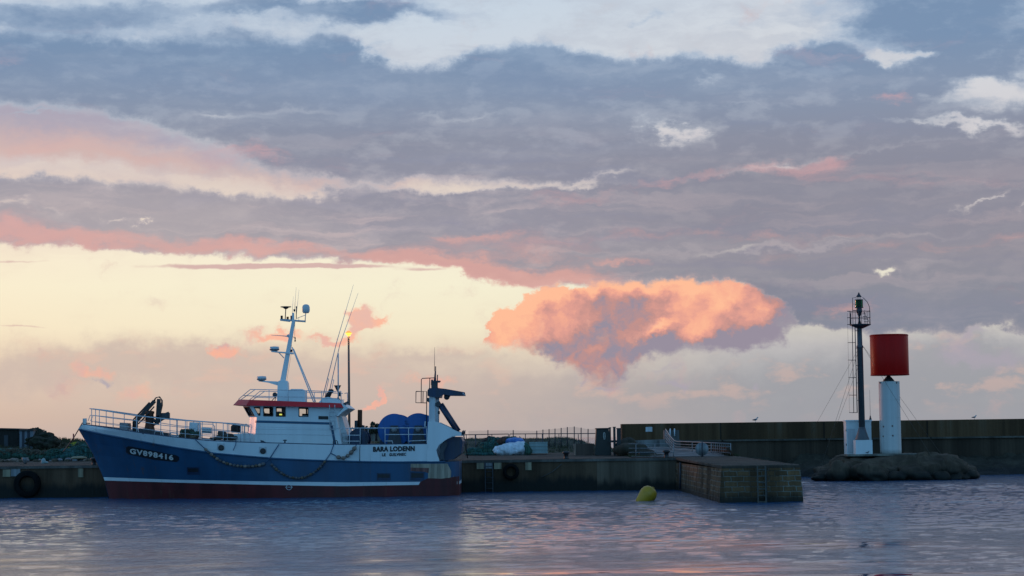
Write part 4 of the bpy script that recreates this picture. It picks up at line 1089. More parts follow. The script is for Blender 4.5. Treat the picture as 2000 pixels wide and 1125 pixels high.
# blue line round the house, and the vent
mb = MB(); mb.slab([(501.2, 821), (647.5, 825), (648, 829.4), (500.6, 825.6)], WN - .012, WN + .02)
o = mb.build('blue_stripe', M['blue'], BOAT)
ch1 = ring(489.3, 501.1, 650, 821, 825); ch2 = ring(488.8, 500.6, 650, 825.6, 829)
mb = MB(); nn_ = (ch1[1] - ch1[0]).cross(Vector((0, 0, 1))).normalized(); nn_ = nn_ if nn_.dot(Vector((-1, -1, 0))) > 0 else -nn_
mb.add([p + nn_ * .012 for p in (ch1[0], ch1[1], ch2[1], ch2[0])], [[0, 1, 2, 3]]); mb.build('blue_stripe', M['blue'], BOAT)
mb = MB(); mb.slab([(645, 829.6), (649.5, 829.6), (656.8, 867.8), (651.8, 867.8)], WN - .012, WN + .02); mb.build('blue_stripe', M['blue'], BOAT)
mb = MB(); mb.slab([(622, 812.6), (641, 813), (641, 819.3), (622, 818.8)], WN - .02, WN + .02)
vt = mb.build('air_vent', M['frame'], BOAT)
mb = MB()
for k in range(4): mb.slab([(623, 813.6 + k * 1.4), (640, 814 + k * 1.4), (640, 814.5 + k * 1.4), (623, 814.1 + k * 1.4)], WN - .035, WN - .02)
mb.build('slat', M['dark'], vt)
for (x0, y0, x1, y1) in [(500, 848, 655, 850.5), (500, 838, 652, 840)]:
    mb = MB(); mb.tube([W(x0, y0, WN - .0), W(x1, y1, WN - .0)], .008, 4); mb.build('weld_seam', M['whitedark'], BOAT)
# ladder on the house side
la = MB()
for x0, x1 in ((643.5, 645.5), (653.8, 655.0)): la.tube([W(x0, 791, WN - .3), W(x0, 808, WN - .16), W(x1 - .5, 840, WN - .12)], .022, 6)
lad = la.build('wheelhouse_ladder', M['galv'], BOAT)
for k in range(6):
    mb = MB(); y = 796 + k * 8.6; mb.tube([W(643.6 + k * .3, y, WN - .2), W(654 + k * .2, y + .2, WN - .2)], .018, 6); mb.build('rung', M['galv'], lad)

# roof rails
def rails(name, lines, posts, yn, m, r=.022, both=True, parent=BOAT):
    for far in ((0, 1) if both else (0,)):
        mb = MB()
        for ln in lines:
            pts = [W(a, b2, yn) for a, b2 in ln]
            mb.tube([mir(p) for p in pts] if far else pts, r, 6)
        for (x0, y0, x1, y1) in posts:
            pts = [W(x0, y0, yn), W(x1, y1, yn)]
            mb.tube([mir(p) for p in pts] if far else pts, r, 6)
        mb.build(name, m, parent)
rails('roof_railing', [[(466, 779.5), (489, 760.5), (528, 761.2), (600, 763), (657, 765)], [(470, 781), (498, 761)], [(476, 772.6), (526, 774.5), (600, 775.6), (660, 778.5)]],
      [(525.5, 761.2, 525.5, 782), (599, 763, 599, 785), (628, 764, 628, 786.5), (563, 762, 563, 783.5), (666, 764, 666.5, 788), (660, 765, 666, 764)], WN + .05, M['galv'], .02)
# mast
mb = MB(); mb.slab([(541, 784), (542.2, 746), (545, 743.5), (559.5, 743.5), (561.5, 747), (564, 784)], YC - .35, YC + .35); mast = mb.build('mast_base', M['white'], BOAT)
mb = MB()
def mbox(mb, a, b2, wa, wb, m=0, yo=YC):
    """tapering square mast length from a to b2"""
    A, B = W(a[0], a[1], yo), W(b2[0], b2[1], yo)
    vs = []
    for P_, w_ in ((A, wa), (B, wb)):
        for sx, sy in ((-1, -1), (1, -1), (1, 1), (-1, 1)): vs.append(P_ + Vector((sx * w_ / 2, sy * w_ / 2, 0)))
    mb.add(vs, [[0, 1, 2, 3], [4, 5, 6, 7]] + [[i, (i + 1) % 4, 4 + (i + 1) % 4, 4 + i] for i in range(4)], m)
mbox(mb, (552.5, 745), (573.5, 627), .27, .17); mbox(mb, (572.3, 627), (572.6, 611), .14, .10); mast = mb.build('mast', M['white'], BOAT)
mb = MB(); mb.slab([(541.5, 745), (542, 753), (524, 747.5), (504.5, 744.6), (504.5, 743.2)], YC - .12, YC + .12); mb.build('radar_arm', M['white'], BOAT)
mb = MB(); mb.slab([(529.5, 685.5), (572.5, 688.4), (572, 691.8), (556, 690), (529.5, 687.2)], YC - .2, YC + .2); mb.tube([W(544, 688, YC), W(555, 699.5, YC)], .025, 6); mb.build('radar_arm', M['white'], BOAT)
def radar(px, py):
    c_ = W(px, py, YC)
    mb = MB(); mb.lathe([(.02, 0), (.22, .0), (.245, .05), (.25, .14), (.235, .20), (.02, .22)], c_, 24); d = mb.build('radar', M['dome'], BOAT)
    mb = MB(); mb.lathe([(.252, .03), (.262, .05), (.262, .065), (.25, .075)], c_, 24, cap=False); mb.lathe([(.12, -.07), (.17, -.03), (.17, 0)], c_, 16); mb.build('band', M['dark'], d)
radar(511, 742.6); radar(536, 684.6)
mb = MB(); mb.tube([W(547.3, 624.2, YC), W(597, 627.8, YC)], .05, 8); mb.slab([(547, 622.8), (566, 624), (566, 628.6), (547, 626.2)], YC - .1, YC + .1); mb.build('mast_yard', M['whitedark'], BOAT)
def lantern(px, py, m, h=.17, r=.06):
    c_ = W(px, py, YC); mb = MB(); mb.lathe([(r, 0), (r, h * .8), (r * 1.2, h * .82), (r * .9, h), (0.001, h * 1.05)], c_, 12); mb.build('signal_lamp', m, BOAT)
lantern(550.2, 622.8, M['dark']); lantern(561.8, 623.4, M['orange'], .13); lantern(569.4, 624, M['redlens'], .2)
lantern(566, 687.5, M['redlens'], .17, .055); lantern(569.5, 687.5, M['dark'], .13, .05)
c_ = W(558.3, 602, YC)
mb = MB(); mb.lathe([(.02, -.06), (.1, -.02), (.16, .03), (.285, .055), (.29, .09), (.02, .11)], c_, 24); mb.tube([W(557, 624, YC), W(558.2, 602, YC)], .025, 8); mb.build('antenna_disc', M['dark'], BOAT)
c_ = W(597.6, 611.5, YC)
mb = MB(); mb.lathe([(.02, -.01), (.14, 0), (.19, .07), (.205, .18), (.20, .32), (.165, .41), (.09, .46), (.0, .475)], c_, 24); sd = mb.build('satellite_dome', M['dome'], BOAT)
mb = MB(); mb.tube([W(596, 627, YC), W(596.5, 616, YC), W(597.6, 611, YC)], .025, 6); mb.tube([W(579, 622, YC), W(596, 615.5, YC)], .014, 6); mb.tube([W(583.5, 626, YC), W(583.5, 620, YC)], .01, 6); mb.build('bracket', M['whitedark'], sd)
for (xa, ya, xb, yb, r) in [(575, 610, 578.6, 560.5, .012), (578, 624, 584, 565.8, .014), (570.6, 612, 572.9, 579, .012)]:
    mb = MB(); mb.tube([W(xa, ya, YC), W(xb, yb, YC)], [r, .005], 5); mb.build('whip_antenna', M['galv'], BOAT)
mb = MB(); mb.box(W(575, 606, YC), (.09, .08, .12)); mb.tube([W(578.6, 622, YC), W(578.8, 598, YC)], .025, 6); mb.box(W(578.8, 600, YC), (.06, .06, .1)); mb.build('masthead_instruments', M['dark'], BOAT)
mb = MB(); mb.tube([W(563, 657, YC), W(550, 655.8, YC), W(530, 654.6, YC)], [.03, .018, .01], 6); mb.slab([(560, 654.4), (564, 652.5), (564, 660), (560, 657.6)], YC - .05, YC + .05); mb.build('gaff', M['whitedark'], BOAT)
mb = MB()
for k, (a, b2) in enumerate([((570.5, 678), (612.4, 785)), ((573, 681), (616.5, 785))]):
    mb.tube([W(a[0], a[1], YC - .5 + k), W(b2[0], b2[1], YC - .9 + 1.8 * k)], .03, 8)
mb.tube([W(595.5, 740, YC - .75), W(597, 740, YC + .75)], .02, 6)
mb.build('mast_leg', M['white'], BOAT)
mb = MB(); mb.tube([W(576, 630, YC - .1), W(575.5, 660, YC - .1), W(577, 667, YC - .1)], .007, 4); mb.tube([W(571, 657, YC), W(577, 661, YC - .1)], .012, 5); mb.lathe([(.001, .14), (.04, .08), (.02, 0), (.05, -.1), (.001, -.12)], W(576.4, 663, YC - .1), 8); mb.tube([W(571, 628, YC + .1), W(569, 690, YC + .1), W(560, 745, YC + .2)], .006, 4); mb.build('halyard', M['dark'], BOAT)
mb = MB(); mb.slab([(563.2, 786), (563.2, 763.5), (568.5, 759.6), (590, 759.8), (595.4, 764), (595.6, 786)], YC - 1.3, YC - .3); mb.build('locker', M['white'], BOAT)
mb = MB(); c_ = W(536.8, 771, YC - 1.4); mb.lathe([(.02, -.12), (.1, -.10), (.13, 0), (.10, .09), (.02, .11)], c_, 14, axis='Y'); mb.tube([c_ + Vector((.05, 0, -.1)), W(531, 782.5, YC - 1.4)], .02, 6); mb.tube([c_ + Vector((.05, 0, -.1)), W(537, 783, YC - 1.4)], .02, 6); mb.build('searchlight', M['dark'], BOAT)
# after end of the roof
mb = MB(); mb.slab([(621.5, 787), (630, 777), (641, 775.2), (664, 781), (667, 788)], YC - 1.2, YC + 1.0); mb.build('funnel_casing', M['white'], BOAT)
for (p0, p1, p2) in [((630.5, 775), (658.0, 666.5), (690.4, 556)), ((640.5, 777), (663.5, 674), (699.5, 572))]:
    mb = MB(); mb.tube([W(*p0, YC - .6), W(*p1, YC - .6), W(*p2, YC - .6)], [.026, .02, .007], 6); mb.tube([W(p0[0] + 4, p0[1], YC - .6), W(p0[0] + 11.5, p0[1] - 35, YC - .6)], .018, 6); mb.tube([W(p0[0] + 8, p0[1] - 35, YC - .6), W(p0[0] + 11.5, p0[1] - 35, YC - .6)], .016, 6); mb.build('whip_antenna', M['whitedark'], BOAT)
mb = MB(); mb.tube([W(660.6, 786, YC - .9), W(660.5, 690, YC - .9)], .035, 8); mb.build('pole_mast', M['whitedark'], BOAT)
def cone_(px, pa, pb, wpx, yo, name='day_shape'):
    a, b2 = W(px, pa, yo), W(px, pb, yo); h = b2.z - a.z; mb = MB(); mb.lathe([(wpx / FPX * yo, 0), (.01, h)], a, 16); mb.build(name, M['black'], BOAT)
cone_(659.3, 752.6, 766, 7.2, YC - .5); cone_(660.6, 786.8, 773.5, 7, YC - .5)
mb = MB(); mb.box(W(662.5, 770, YC - .5), (.14, .14, .22)); mb.tube([W(666, 786, YC - .8), W(666, 764, YC - .8)], .02, 6); mb.build('horn', M['black'], BOAT)
mb = MB(); c_ = W(646.5, 763.8, YC - .8); mb.lathe([(.02, -.14), (.10, -.12), (.11, .05), (.07, .13), (.02, .14)], c_, 14, axis='X'); mb.tube([c_, W(640, 770, YC - .8), W(637, 777, YC - .8)], [.07, .09, .08], 8); mb.tube([c_ + Vector((.05, 0, 0)), W(643, 776, YC - .8)], .05, 8); mb.build('searchlight', M['black'], BOAT)
for k, (px, py) in enumerate([(673, 789.3), (677.5, 787)]):
    mb = MB(); mb.box(W(px, py, WN + .3 + k * .5), (.24, .2, .12), 0, 0, Matrix.Rotation(math.radians(-32), 3, 'Y')); mb.tube([W(px, py, WN + .3 + k * .5), W(px - 3, py + 5, WN + .3 + k * .5)], .02, 6); mb.build('floodlight', M['dark'], BOAT)

# ---- bow rails (both sides), following the bulwark
TOP = [(175, 798), (194, 800.5), (221, 805), (240, 808), (267, 812), (314, 817), (332, 819), (370, 822), (416, 825), (434, 826), (488, 833)]
MID = [(172, 822), (176, 811), (194, 813), (221, 817), (267, 822), (314, 830), (370, 836), (434, 842), (488, 847)]
LOW = [(178, 823), (221, 829.5), (267, 836), (314, 842), (370, 848), (434, 854), (488, 857)]
def railpt(px, py):
    b0 = lerp_tab(RAIL, px); return W(px, py, YC - max(0.12, hb(px, b0) - .06))
for far in (0, 1):
    for nm, ln, r in (('handrail', TOP, .027), ('mid_rail', MID, .017), ('mid_rail', LOW, .014)):
        dense = []
        for (a, b2) in zip(ln, ln[1:]):
            for k in range(4): dense.append((a[0] + (b2[0] - a[0]) * k / 4, a[1] + (b2[1] - a[1]) * k / 4))
        dense.append(ln[-1])
        pts = [railpt(*p) for p in dense]
        mb = MB(); mb.tube([mir(p) for p in pts] if far else pts, r, 6); mb.build(nm, M['galv'], BOAT)
    for px in (179, 194, 221, 267, 314, 332, 345, 362, 390, 416, 436, 444, 470):
        a, b2 = railpt(px, lerp_tab(TOP, px)), railpt(px, lerp_tab(RAIL, px))
        mb = MB(); mb.tube([mir(a), mir(b2)] if far else [a, b2], .02, 6); mb.build('stanchion', M['galv'], BOAT)
for px in (264, 310, 340):
    mb = MB(); w_ = 7 if px == 264 else 9; b0 = lerp_tab(RAIL, px)
    mb.tube([railpt(px - w_, b0 + 0.5), railpt(px - w_ + 2, b0 - 9), railpt(px + w_ - 2, b0 - 8), railpt(px + w_, b0 + 1)], .022, 6); mb.build('hoop', M['galv'], BOAT)
# rails amidships and aft
aft_lines = [[(652, 836.6), (700, 836.2), (834, 835.6)], [(752, 848.8), (834, 848.6)], [(668, 850), (703.5, 850)], [(668, 861.6), (703.5, 861.8)], [(798, 861.5), (834, 860)], [(751, 861.5), (766, 861.3), (767.5, 868)]]
rails('aft_railing', aft_lines, [(703.5, 836, 703.5, 869), (682.5, 836.5, 682.5, 869), (752, 836, 752, 868.5), (798, 836, 798, 868), (833.5, 834, 833.5, 868)], NY + .1, M['galv'], .022)
mb = MB(); mb.tube([W(502, 833.5, NY + .1), W(560, 835.5, NY + .1), W(652, 836.6, NY + .1)], .008, 5); mb.tube([W(490, 847, NY + .1), W(560, 848.5, NY + .1), W(700, 850, NY + .1)], .008, 5); mb.build('guard_wire', M['galv'], BOAT)
for px in (653, 657):
    mb = MB(); mb.tube([W(px - 2.2, 869, NY + .1), W(px - 2, 862, NY + .1), W(px, 859.8, NY + .1), W(px + 2, 862, NY + .1), W(px + 3.5, 869, NY + .1)], .022, 6); mb.build('fairlead_hoop', M['dark'], BOAT)
mb = MB(); mb.tube([W(556.5, 867, NY + .1), W(556.5, 858.5, NY + .1)], .04, 8); mb.box(W(556.5, 860, NY + .1), (.2, .06, .05)); mb.build('cleat', M['dark'], BOAT)
mb = MB(); mb.slab([(508.5, 859.5), (513, 860.5), (523, 866.5), (509.5, 866)], NY + .12, NY + .3); mb.build('chock', M['dark'], BOAT)

# ---- fore deck gear
def stick(mb, a, b2, wpx, y0, th, mi=0):
    """flat-sided beam between two points as seen, wpx wide"""
    d = Vector((b2[0] - a[0], b2[1] - a[1])).normalized(); n = Vector((-d.y, d.x)) * wpx / 2
    mb.slab([(a[0] + n.x, a[1] + n.y), (b2[0] + n.x, b2[1] + n.y), (b2[0] - n.x, b2[1] - n.y), (a[0] - n.x, a[1] - n.y)], y0 - th / 2, y0 + th / 2, mi)
CY = YC + .2
mb = MB(); mb.lathe([(.32, -.3), (.30, .1), (.22, .5), (.22, 1.0), (.26, 1.05), (.26, 1.15), (.05, 1.2)], W(292, 846, CY), 16); cr = mb.build('crane_pedestal', M['rust'], BOAT); cr['label'] = 'brownish pedestal under the black folding deck crane'
mb = MB(); stick(mb, (264, 824), (301, 783), 6.2, CY, .3); stick(mb, (270, 828), (301, 794), 2.2, CY - .25, .08); stick(mb, (262, 818), (292, 786), 3, CY + .25, .08); stick(mb, (262, 846), (264, 820), 9, CY, .3); cr = mb.build('crane_boom', M['black'], BOAT)
mb = MB(); stick(mb, (309.5, 779), (306, 830), 6.2, CY, .26); stick(mb, (314, 786), (312, 812), 3, CY - .2, .08); mb.build('crane_jib', M['black'], BOAT)
mb = MB(); stick(mb, (306, 815), (329, 806), 4, CY, .26); stick(mb, (308, 819.5), (328, 815.5), 4.5, CY - .1, .3); stick(mb, (284, 806), (306, 826), 5, CY, .2); stick(mb, (290, 836), (318, 818), 4, CY + .1, .2); mb.box(W(322, 812, CY), (.5, .3, .3)); mb.build('crane_outrigger', M['dark'], BOAT)
mb = MB()
for k in range(4): mb.tube([W(298 + k, 790, CY - .1 + k * .08), W(302 + k * .8, 779 - k * .9, CY - .1 + k * .08), W(309 + k, 775.5 - k * .3, CY - .1 + k * .08), W(315 + k * .8, 779 + k, CY - .1 + k * .08), W(316 + k * .5, 792, CY - .1 + k * .08), W(313.5, 806 + k, CY - .1 + k * .08)], .02, 6)
mb.tube([W(262, 836, CY - .2), W(259.5, 826, CY - .2), W(261, 818, CY - .2), W(270, 812, CY - .2)], .03, 6)
for k in range(3): mb.tube([W(276 + 5 * k, 822, CY - .2), W(286 + 5 * k, 816 - 2 * k, CY - .2), W(296 + 4 * k, 828, CY - .2)], .022, 6)
mb.build('crane_hose', M['black'], BOAT)
mb = MB(); mb.slab([(258, 848), (268, 838), (284, 836), (300, 842), (328, 846), (328, 852), (258, 850)], CY - .5, CY + .5); mb.build('crane_base', M['dark'], BOAT)
mb = MB(); mb.slab([(229, 838), (233.3, 836.5), (233.6, 825.2), (250.2, 826.4), (250.6, 838), (255, 842)], YC - .6, YC + .2); mb.build('anchor_windlass', M['galvdark'], BOAT)
mb = MB(); mb.slab([(370, 824.5), (386, 825), (388, 860), (368, 858)], YC - .2, YC + .9); mb.build('companionway', M['white'], BOAT)
mb = MB(); mb.slab([(394, 834), (412, 835), (412.5, 847), (394, 846)], YC - .8, YC - .4); gr_ = mb.build('vent_housing', M['white'], BOAT)
mb = MB()
for k in range(2): mb.slab([(394.8, 837.5 + k * 4.5), (411.5, 838.5 + k * 4.5), (411.5, 840.5 + k * 4.5), (394.8, 839.5 + k * 4.5)], YC - .815, YC - .8)
mb.build('louvre', M['dark'], gr_)
mb = MB(); mb.slab([(440, 851), (452, 848), (486, 846), (492, 866), (440, 866)], YC - 1.4, YC + 1.4); mb.build('hatch_coaming', M['white'], BOAT)
for k, px in enumerate((402, 474, 481)):
    mb = MB(); w_ = (17, 4, 4)[k]; mb.tube([W(px - w_, 858, YC - .9), W(px - w_, 832, YC - .9), W(px - w_ + 3, 828, YC - .9), W(px + w_ - 3, 828.5, YC - .9), W(px + w_, 833, YC - .9), W(px + w_, 858, YC - .9)], .022, 6); mb.build('hoop', M['galv'], BOAT)
# ---- working deck aft
mb = MB(); mb.slab([(698, 850), (698.6, 801), (700, 800), (702, 801.5), (704.5, 800), (706.8, 801), (706.4, 850)], YC - .4, YC - .1); mb.tube([W(702.5, 800.5, YC - .45), W(702.5, 846, YC - .45)], .05, 8); mb.build('ram_post', M['rust'], BOAT)
mb = MB(); mb.slab([(692, 852), (692.5, 821.5), (697.8, 821), (697.8, 852)], YC - .6, YC - .3); mb.slab([(706, 848), (707, 830), (711, 831), (712, 848)], YC - .5, YC); mb.build('hydraulic_block', M['dark'], BOAT)
mb = MB(); mb.lathe([(.55, -.9), (.55, -.8), (.25, -.78), (.25, .78), (.55, .8), (.55, .9)], W(702, 858, YC - .2), 20, axis='Y'); mb.slab([(706, 868), (707, 848), (713, 848), (719, 868)], YC - 1.2, YC - 1.0); mb.slab([(686, 869), (688, 852), (700, 850), (704, 869)], YC - 1.6, YC - 1.3); mb.build('trawl_winch', M['bluedark'], BOAT)
mb = MB(); mb.tube([W(686, 868, YC - 1), W(686, 838, YC - 1), W(688, 834.5, YC - 1), W(691, 838, YC - 1), W(691, 868, YC - 1)], .03, 6); mb.tube([W(668.5, 862, YC - 1), W(668.5, 846, YC - 1), W(675, 845.5, YC - 1), W(676, 858, YC - 1)], .025, 6); mb.build('deck_frame', M['galv'], BOAT)
for far in (0, 1):
    pass
for (px, py, lab) in ((770, 840, 'forward'), (817, 839, 'after')):
    rim = 32 / FPX * (YC - 2); yo = YC - 2.0
    c_ = W(px, py, yo)
    mb = MB(); mb.lathe([(.05, -.03), (rim * .97, -.03), (rim, -.012), (rim, .03), (rim * .97, .04), (.3, .05), (.3, 3.95), (rim * .97, 3.96), (rim, 3.98), (rim, 4.02), (.05, 4.03)], c_, 56, axis='Y')
    dr = mb.build('net_drum', M['drumblue'], BOAT)
    mb = MB(); mb.lathe([(.02, -.12), (.12, -.12), (.14, -.05), (.14, 0)], c_ + Vector((0, -.16, 0)), 20, axis='Y'); mb.build('hub', M['galvdark'], dr)
    mb = MB()
    for yy in (yo - .17, yo + 4.08):
        mb = MB(); mb.slab([(px - 14, 869), (px - 7, 831), (px + 7, 831), (px + 15, 869)], yy, yy + .1); mb.build('drum_stand', M['dark'], dr)
    pass
    mb = MB()
    for k in range(5): mb.blob(c_ + Vector((0.02 * k, .4 + .75 * k, 0)), (.5 + .05 * (k % 2), .42, .5), .12, 3, 16, 10, seed=k + px)
    mb.build('wound_net', M['netdark'], dr)
mb = MB(); mb.slab([(740, 869), (742, 860), (834, 858), (834, 869)], YC - 1.6, YC + 1.6); mb.build('drum_foundation', M['bluedark'], BOAT)
for (x0, x1, y0) in ((772, 793, 861), (828, 833, 812)):
    pass
# ---- stern gantry
for far in (0, 1):
    y0 = NY + .15; y1 = y0 + .32
    mb = MB(); pts = [(p.x, p.z) for p in (W(a, b2, y0) for a, b2 in [(837.4, 824), (838.2, 770), (850.2, 770), (850, 824)])]
    mb.prism(pts, *((2 * YC - y0, 2 * YC - y1) if far else (y0, y1))); mb.build('gantry_post', M['whitedark'], BOAT)
    mb = MB(); A, B = W(854.5, 785, y0 + .1), W(891, 841, y0 + .1)
    q = [A, B]; q = [mir(p) for p in q] if far else q
    mb.tube(q, .11, 4); mb.build('gantry_strut', M['bluedark'], BOAT)
mb = MB(); mb.slab([(835, 762), (838, 758), (855, 757.5), (858, 764), (856, 773.5), (835, 773)], NY + .1, 2 * YC - NY - .1); mb.build('gantry_beam', M['bluedark'], BOAT)
mb = MB(); mb.slab([(838, 758.5), (856, 757.8), (871, 759.5), (907.5, 766), (909.2, 773.2), (880, 773), (866, 770.5), (855, 776.5), (838, 773.5)], NY + .02, NY + .62); mb.build('gantry_jib', M['bluedark'], BOAT)
mb = MB(); mb.slab([(850, 787), (857, 784), (861, 791), (855, 796), (850, 793)], NY + .1, NY + .5); mb.slab([(834, 777), (838, 777), (838, 786), (834, 784)], NY + .1, NY + .5); mb.build('gantry_bracket', M['dark'], BOAT)
mb = MB(); c_ = W(872.5, 775.5, NY + .3); mb.lathe([(.02, -.1), (.13, -.1), (.15, 0), (.13, .1), (.02, .1)], c_, 16, axis='Y'); mb.slab([(867, 771), (881, 772), (879, 774.5), (874, 779.5), (868, 779.3)], NY + .22, NY + .4); mb.build('hanging_block', M['dark'], BOAT)
mb = MB()
for c2, y in (((905, 768.6), 0), ((907, 771.6), 0)): mb.lathe([(.02, -.33), (.035, -.33), (.035, .33), (.02, .33)], W(c2[0], c2[1], NY + .32), 10, axis='Y')
mb.build('sheave_pin', M['galv'], BOAT)
mb = MB(); yo = NY + .3
mb.slab([(843.5, 758), (847.8, 738), (849, 725), (850.8, 725), (852, 745), (855.5, 758)], yo, yo + .2)
mb.box(W(851.5, 745.5, yo), (.4, .3, .1)); mb.box(W(844, 746, yo), (.1, .1, .25)); mb.tube([W(854, 757, yo), W(854.5, 732, yo)], .03, 6); mb.tube([W(850.6, 757, yo), W(850.8, 715.5, yo)], .03, 6); mb.tube([W(842.5, 752, yo), W(842.8, 743, yo)], .03, 6); mb.box(W(857, 745, yo), (.2, .1, .06)); mb.box(W(848, 752, yo), (.3, .25, .3))
mb.build('gantry_light_mast', M['dark'], BOAT)
mb = MB(); mb.tube([W(848.6, 725, yo), W(848.9, 678, yo)], [.016, .006], 5); mb.build('whip_antenna', M['dark'], BOAT)
mb = MB()
for ln in ([(812.5, 764.5), (833.5, 764.5), (833, 834)], [(812.5, 764.5), (812.2, 786.5), (833, 787)], [(822.6, 786.5), (822.9, 741), (825, 739), (848, 738)], [(839.5, 738.4), (839, 758)], [(826, 786), (826.5, 765)]):
    mb.tube([W(a, b2, NY + .3) for a, b2 in ln], .025, 6)
mb.build('gantry_railing', M['dark'], BOAT)
mb = MB(); mb.tube([W(857, 792, NY + .6), W(857, 824, NY + .6)], .012, 5); mb.box(W(857.3, 806, NY + .6), (.1, .1, .16)); mb.build('stay_wire', M['dark'], BOAT)
mb = MB(); mb.tube([W(830.5, 823, NY + .05), W(829.5, 833.5, NY + .05), W(834, 834.2, NY + .05)], .035, 6); mb.build('boat_hook_rest', M['whitedark'], BOAT)

# ------------------------------------------------------------------ floats hung along the side
def garland(rope_pts, float_pts, label, rpx, m, gap=None):
    p0 = HP(*rope_pts[0], .05)
    g = thing('float_garland', label, 'float string', p0, 'strings of net floats hung on the hull side')
    mb = MB(); mb.tube([HP(a, b2, .06) for a, b2 in rope_pts], .022, 6); mb.build('rope', M['bluerope'], g)
    # floats are threaded along the polyline
    P_ = [HP(a, b2, .12) for a, b2 in float_pts]
    d = [0]
    for a, b2 in zip(P_, P_[1:]): d.append(d[-1] + (b2 - a).length)
    r = rpx / FPX * 105.6; step = gap or r * 2.1; n = int(d[-1] / step)
    for k in range(n + 1):
        t_ = d[-1] * k / max(1, n); i = max(j for j in range(len(d)) if d[j] <= t_ + 1e-6); i = min(i, len(P_) - 2)
        q = P_[i].lerp(P_[i + 1], (t_ - d[i]) / max(1e-6, d[i + 1] - d[i])); tg = (P_[i + 1] - P_[i]).normalized()
        rot = tg.to_track_quat('X', 'Z').to_matrix()
        rr_ = r * random.uniform(.8, 1.12)
        mb = MB(); mb.lathe([(.02, -rr_ * 1.15), (rr_ * .7, -rr_ * .9), (rr_, -.2 * rr_), (rr_, .2 * rr_), (rr_ * .7, rr_ * .9), (.02, rr_ * 1.15)], (0, 0, 0), 12, axis='X')
        mb.v = [q + rot @ p for p in mb.v]
        mb.build('float', m[k % len(m)], g)
    return g
def bez(p, n=14):
    out = []
    for i in range(n + 1):
        t_ = i / n; q = [Vector(x) for x in p]
        while len(q) > 1: q = [a.lerp(b2, t_) for a, b2 in zip(q, q[1:])]
        out.append(tuple(q[0]))
    return out
f1 = [(402, 878), (408, 884), (417, 891), (428, 899), (442, 905), (458, 909), (475, 911), (492, 911), (506, 909), (514, 906.5)]
garland([(380, 857), (386, 863), (402, 878), (428, 899), (458, 909), (492, 911), (514, 906.5), (524, 899), (528, 893.5), (545, 867.5)], f1, 'long sagging string of brown net floats below the two portholes near the bow', 3.3, [M['float'], M['floatdark'], M['float'], M['netbrown']])
f2 = [(531, 908), (540, 917), (552, 926), (566, 932), (582, 934.5), (596, 932), (610, 925), (622, 916), (631, 906), (634, 902)]
garland([(545, 867.5), (528, 894), (531, 908), (552, 926), (582, 934.5), (610, 925), (631, 906), (634, 902), (646, 885), (652, 868)], f2, 'sagging dark string of floats on the blue hull amidships', 2.9, [M['floatdark'], M['floatdark'], M['netbrown']])
f3 = [(661, 893), (671, 894.5), (679, 890), (684, 886), (688, 881), (692, 876)]
garland([(646, 885), (661, 893), (671, 894.5), (684, 886), (692, 876), (696, 869)], f3, 'short string of six fat brown floats on the white bulwark by the seam', 4.0, [M['float']], .225)
def rope(pts, r, label, m='rope', name='mooring_rope', cat='rope'):
    mb = MB(); mb.tube(pts, r, 6); return single(mb, name, M[m], label, cat, pts[0])
a, b2 = W(161, 826, YC), Vector((W(118, 858, 124).x, 124, ground_z(-25, 124) + .35))
rope([W(176, 827, YC - .2), a, a.lerp(b2, .33) + Vector((0, 0, -.12)), a.lerp(b2, .66) + Vector((0, 0, -.12)), b2], .028, 'taut dark mooring rope running from the bow ashore to the left')
q0 = W(1104, 899, QY + .3)
rope([W(1104, 893, QY + .9), q0, W(1095, 908, QY - .05), W(1078, 922, QY - .05), W(1058, 932, QY - .06)], .022, 'slack brown rope hanging from the bollard down the quay face')
rope([HP(461, 859, .05), HP(460.5, 868, .06), HP(457, 876, .06), HP(455.5, 880, .06)], .02, 'short dark rope end hanging over the bulwark between portholes', 'bluerope', 'rope_end')

# nets and gear lying on the fore deck
def heap(name, parts, m, label, cat, group=None, strands=30, strand_m=None, seed=1):
    """heap of netting: lumpy masses with loose twine over them; parts: (px, py, Y, rx, ry, rz)"""
    rnd = random.Random(seed)
    mb = MB(); cs = []
    for k, (px, py, Y, rx, ry, rz) in enumerate(parts):
        c_ = W(px, py, Y); cs.append((c_, rx, ry, rz))
        mb.blob(c_, (rx, ry, rz), .28, 2.2 / max(.5, rx), 26, 14, seed=seed + k * 3.1)
    for _ in range(strands):
        c_, rx, ry, rz = rnd.choice(cs); a0 = rnd.uniform(0, 6.28); pts = []
        for i in range(7):
            a_ = a0 + i * .28; e = rnd.uniform(.1, 1.25)
            pts.append(c_ + Vector((math.cos(a_) * rx * 1.05 * math.cos(e * .6), math.sin(a_) * ry * 1.05 * math.cos(e * .6), rz * 1.08 * math.sin(e))))
        mb.tube(pts, rnd.uniform(.012, .03), 5, mi=1 if strand_m else 0)
    base = W(parts[0][0], parts[0][1], parts[0][2])
    return single(mb, name, [m, strand_m or m], label, cat, base)
heap('net_pile', [(366, 848, YC - .9, .38, .4, .26), (378, 851, YC - .9, .34, .4, .22), (360, 853, YC - .9, .3, .4, .18)], M['netbrown'], 'olive brown net bundle on the fore deck behind the bow rail', 'net', strand_m=M['netgreen'], seed=4)
heap('net_pile', [(440, 853, YC - 1.5, .42, .4, .16), (434, 849, YC - 1.3, .22, .3, .2), (452, 856, YC - 1.5, .3, .3, .1), (423, 857, YC - 1.5, .35, .3, .08)], M['netbrown'], 'low dark brown gear heap on deck just ahead of the wheelhouse', 'net', strand_m=M['rope'], seed=8)
